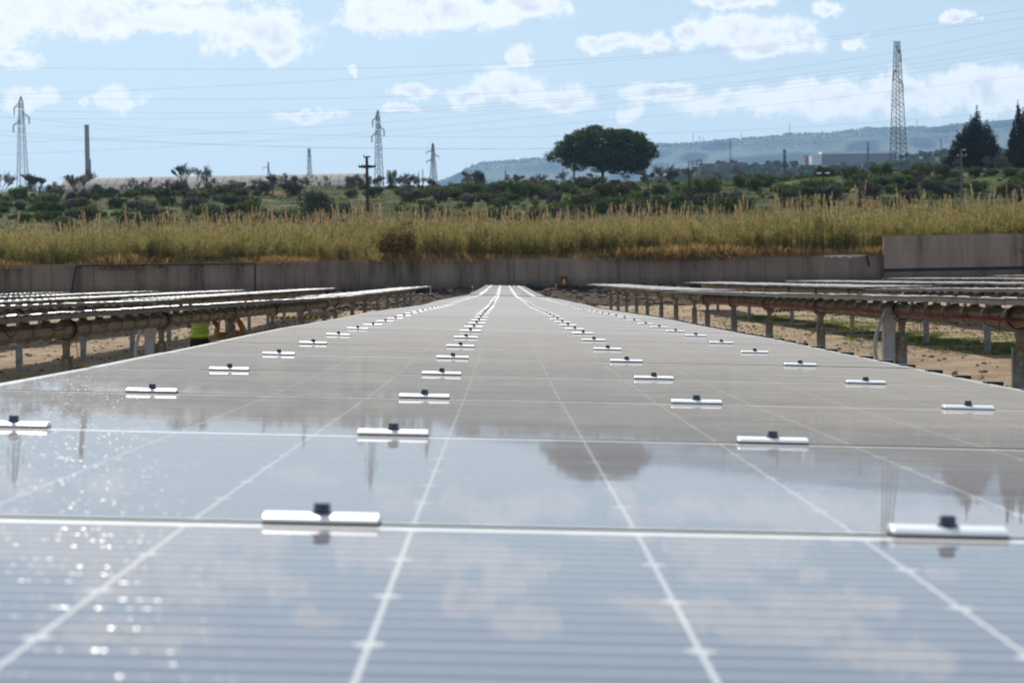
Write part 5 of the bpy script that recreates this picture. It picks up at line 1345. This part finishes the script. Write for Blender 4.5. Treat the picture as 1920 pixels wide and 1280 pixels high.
def person_two():
    y0 = 45.0; x0 = at(436, 610, y0).x; g = gz(x0, y0)
    root = thing('person', 'crouching worker in a tan jacket and white helmet reaching up to the torque tube', 'person', (x0, y0, g))
    # facing the camera side, knees bent, arms raised
    J = [((0,0,0.40),(0.16,0.12)),((0,0,0.58),(0.15,0.105)),((0,-0.02,0.76),(0.17,0.11)),((0,-0.03,0.87),(0.15,0.09)),((0,-0.03,0.95),0.055),((0,-0.04,1.03),(0.075,0.09)),((0,-0.03,1.12),(0.08,0.095)),
         ((-0.10,-0.02,0.36),0.10),((-0.16,-0.36,0.44),0.075),((-0.16,-0.22,0.08),0.05),((-0.16,-0.34,0.04),0.045),
         ((0.10,-0.02,0.36),0.10),((0.16,-0.36,0.42),0.075),((0.16,-0.22,0.08),0.05),((0.16,-0.34,0.04),0.045),
         ((-0.19,-0.03,0.86),0.07),((-0.33,-0.16,0.88),0.058),((-0.27,-0.22,1.10),0.042),((-0.25,-0.23,1.17),0.032),
         ((0.19,-0.03,0.86),0.07),((0.25,-0.18,0.98),0.058),((0.14,-0.2,1.22),0.042),((0.13,-0.2,1.28),0.032)]
    E = [(0,1),(1,2),(2,3),(3,4),(4,5),(5,6),(0,7),(7,8),(8,9),(9,10),(0,11),(11,12),(12,13),(13,14),(3,15),(15,16),(16,17),(17,18),(3,19),(19,20),(20,21),(21,22)]
    skin_body('body', J, E, 0, M['skin'], root)
    JK = [((0,0,0.44),(0.18,0.14)),((0,0,0.58),(0.17,0.125)),((0,-0.02,0.76),(0.19,0.13)),((0,-0.03,0.88),(0.16,0.10)),
          ((-0.19,-0.03,0.86),0.085),((-0.33,-0.16,0.88),0.075),((-0.275,-0.22,1.09),0.058),((0.19,-0.03,0.86),0.085),((0.25,-0.18,0.98),0.075),((0.142,-0.2,1.21),0.058)]
    skin_body('jacket', JK, [(0,1),(1,2),(2,3),(3,4),(4,5),(5,6),(3,7),(7,8),(8,9)], 1, M['tan'], root)
    TR = [((0,0,0.42),(0.175,0.14)),((-0.10,-0.03,0.36),0.11),((-0.16,-0.36,0.44),0.09),((-0.16,-0.22,0.12),0.065),((0.10,-0.03,0.36),0.11),((0.16,-0.36,0.42),0.09),((0.16,-0.22,0.12),0.065)]
    skin_body('trousers', TR, [(0,1),(1,2),(2,3),(0,4),(4,5),(5,6)], 0, M['trousers'], root)
    # helmet: dome and brim
    b = MB(); n = 16
    vs = []; fs = []
    for j in range(5):
        a = j*math.pi/2/4.5
        for i in range(n): t = 2*math.pi*i/n; vs.append((0.118*math.cos(a)*math.cos(t), -0.03+0.14*math.cos(a)*math.sin(t), 1.12+0.115*math.sin(a)))
    for j in range(4):
        for i in range(n): fs.append((j*n+i, j*n+(i+1) % n, (j+1)*n+(i+1) % n, (j+1)*n+i))
    fs.append(tuple(4*n+i for i in range(n))); b.add(vs, fs)
    b.box(-0.09, 0.09, -0.215, -0.15, 1.115, 1.125)
    link('helmet', b.mesh('helmet', M['white'], True), root)
    link('nose', MB().tube([(0,-0.12,1.06),(0,-0.148,1.03),(0,-0.12,1.015)], [0.008,0.014,0.008], 6).mesh('nose', M['skin'], True), root)
    for s in (-1, 1): link('eye', MB().tube([(s*0.03,-0.118,1.065),(s*0.03,-0.127,1.065)], 0.011, 8).mesh('eye', M['hair']), root)
    link('mouth', MB().box(-0.024, 0.024, -0.128, -0.118, 0.988, 0.995).mesh('mouth', M['glove']), root)
    # gloved hands with separate fingers
    for (wx, wy, wz, s, mt) in ((-0.25,-0.23,1.17,1,'glove'), (0.13,-0.2,1.28,-1,'tan')):
        Jh = [((wx,wy,wz-0.01),0.030),((wx,wy-0.005,wz+0.05),(0.040,0.02))]; Eh = [(0,1)]
        for f in range(4):
            k0 = len(Jh); fx = wx-0.03+0.02*f; l = (0.034, 0.04, 0.038, 0.03)[f]
            Jh += [((fx,wy-0.01,wz+0.085),0.010),((fx,wy-0.02,wz+0.085+l),0.009),((fx,wy-0.05,wz+0.095+l*1.2),0.008)]; Eh += [(1,k0),(k0,k0+1),(k0+1,k0+2)]
        k0 = len(Jh); Jh += [((wx+s*0.045,wy-0.02,wz+0.035),0.011),((wx+s*0.06,wy-0.045,wz+0.065),0.009)]; Eh += [(0,k0),(k0,k0+1)]
        skin_body('glove', Jh, Eh, 0, M[mt], root, 1)
    for s in (-1, 1): link('shoe', MB().box(s*0.16-0.05, s*0.16+0.05, -0.42, -0.16, 0, 0.09).mesh('shoe', M['black']), root)
person_two()

# ------------------------------------------------------------------ air
HAZE = True
if HAZE:
    hb_ = MB().box(-6300, 6300, -60, 11000, -3, 720).mesh('haze', [])
    m, t, o = new_mat('haze'); v = N(t, 'ShaderNodeVolumePrincipled')
    v.inputs['Color'].default_value = (0.42, 0.67, 1.0, 1); v.inputs['Density'].default_value = 0.00007; v.inputs['Anisotropy'].default_value = 0.3
    t.links.new(v.outputs[0], o.inputs['Volume'])
    hb_.materials.clear(); hb_.materials.append(m)
    h_ = link('haze', hb_); h_['kind'] = 'stuff'
print('objects', len(bpy.data.objects))
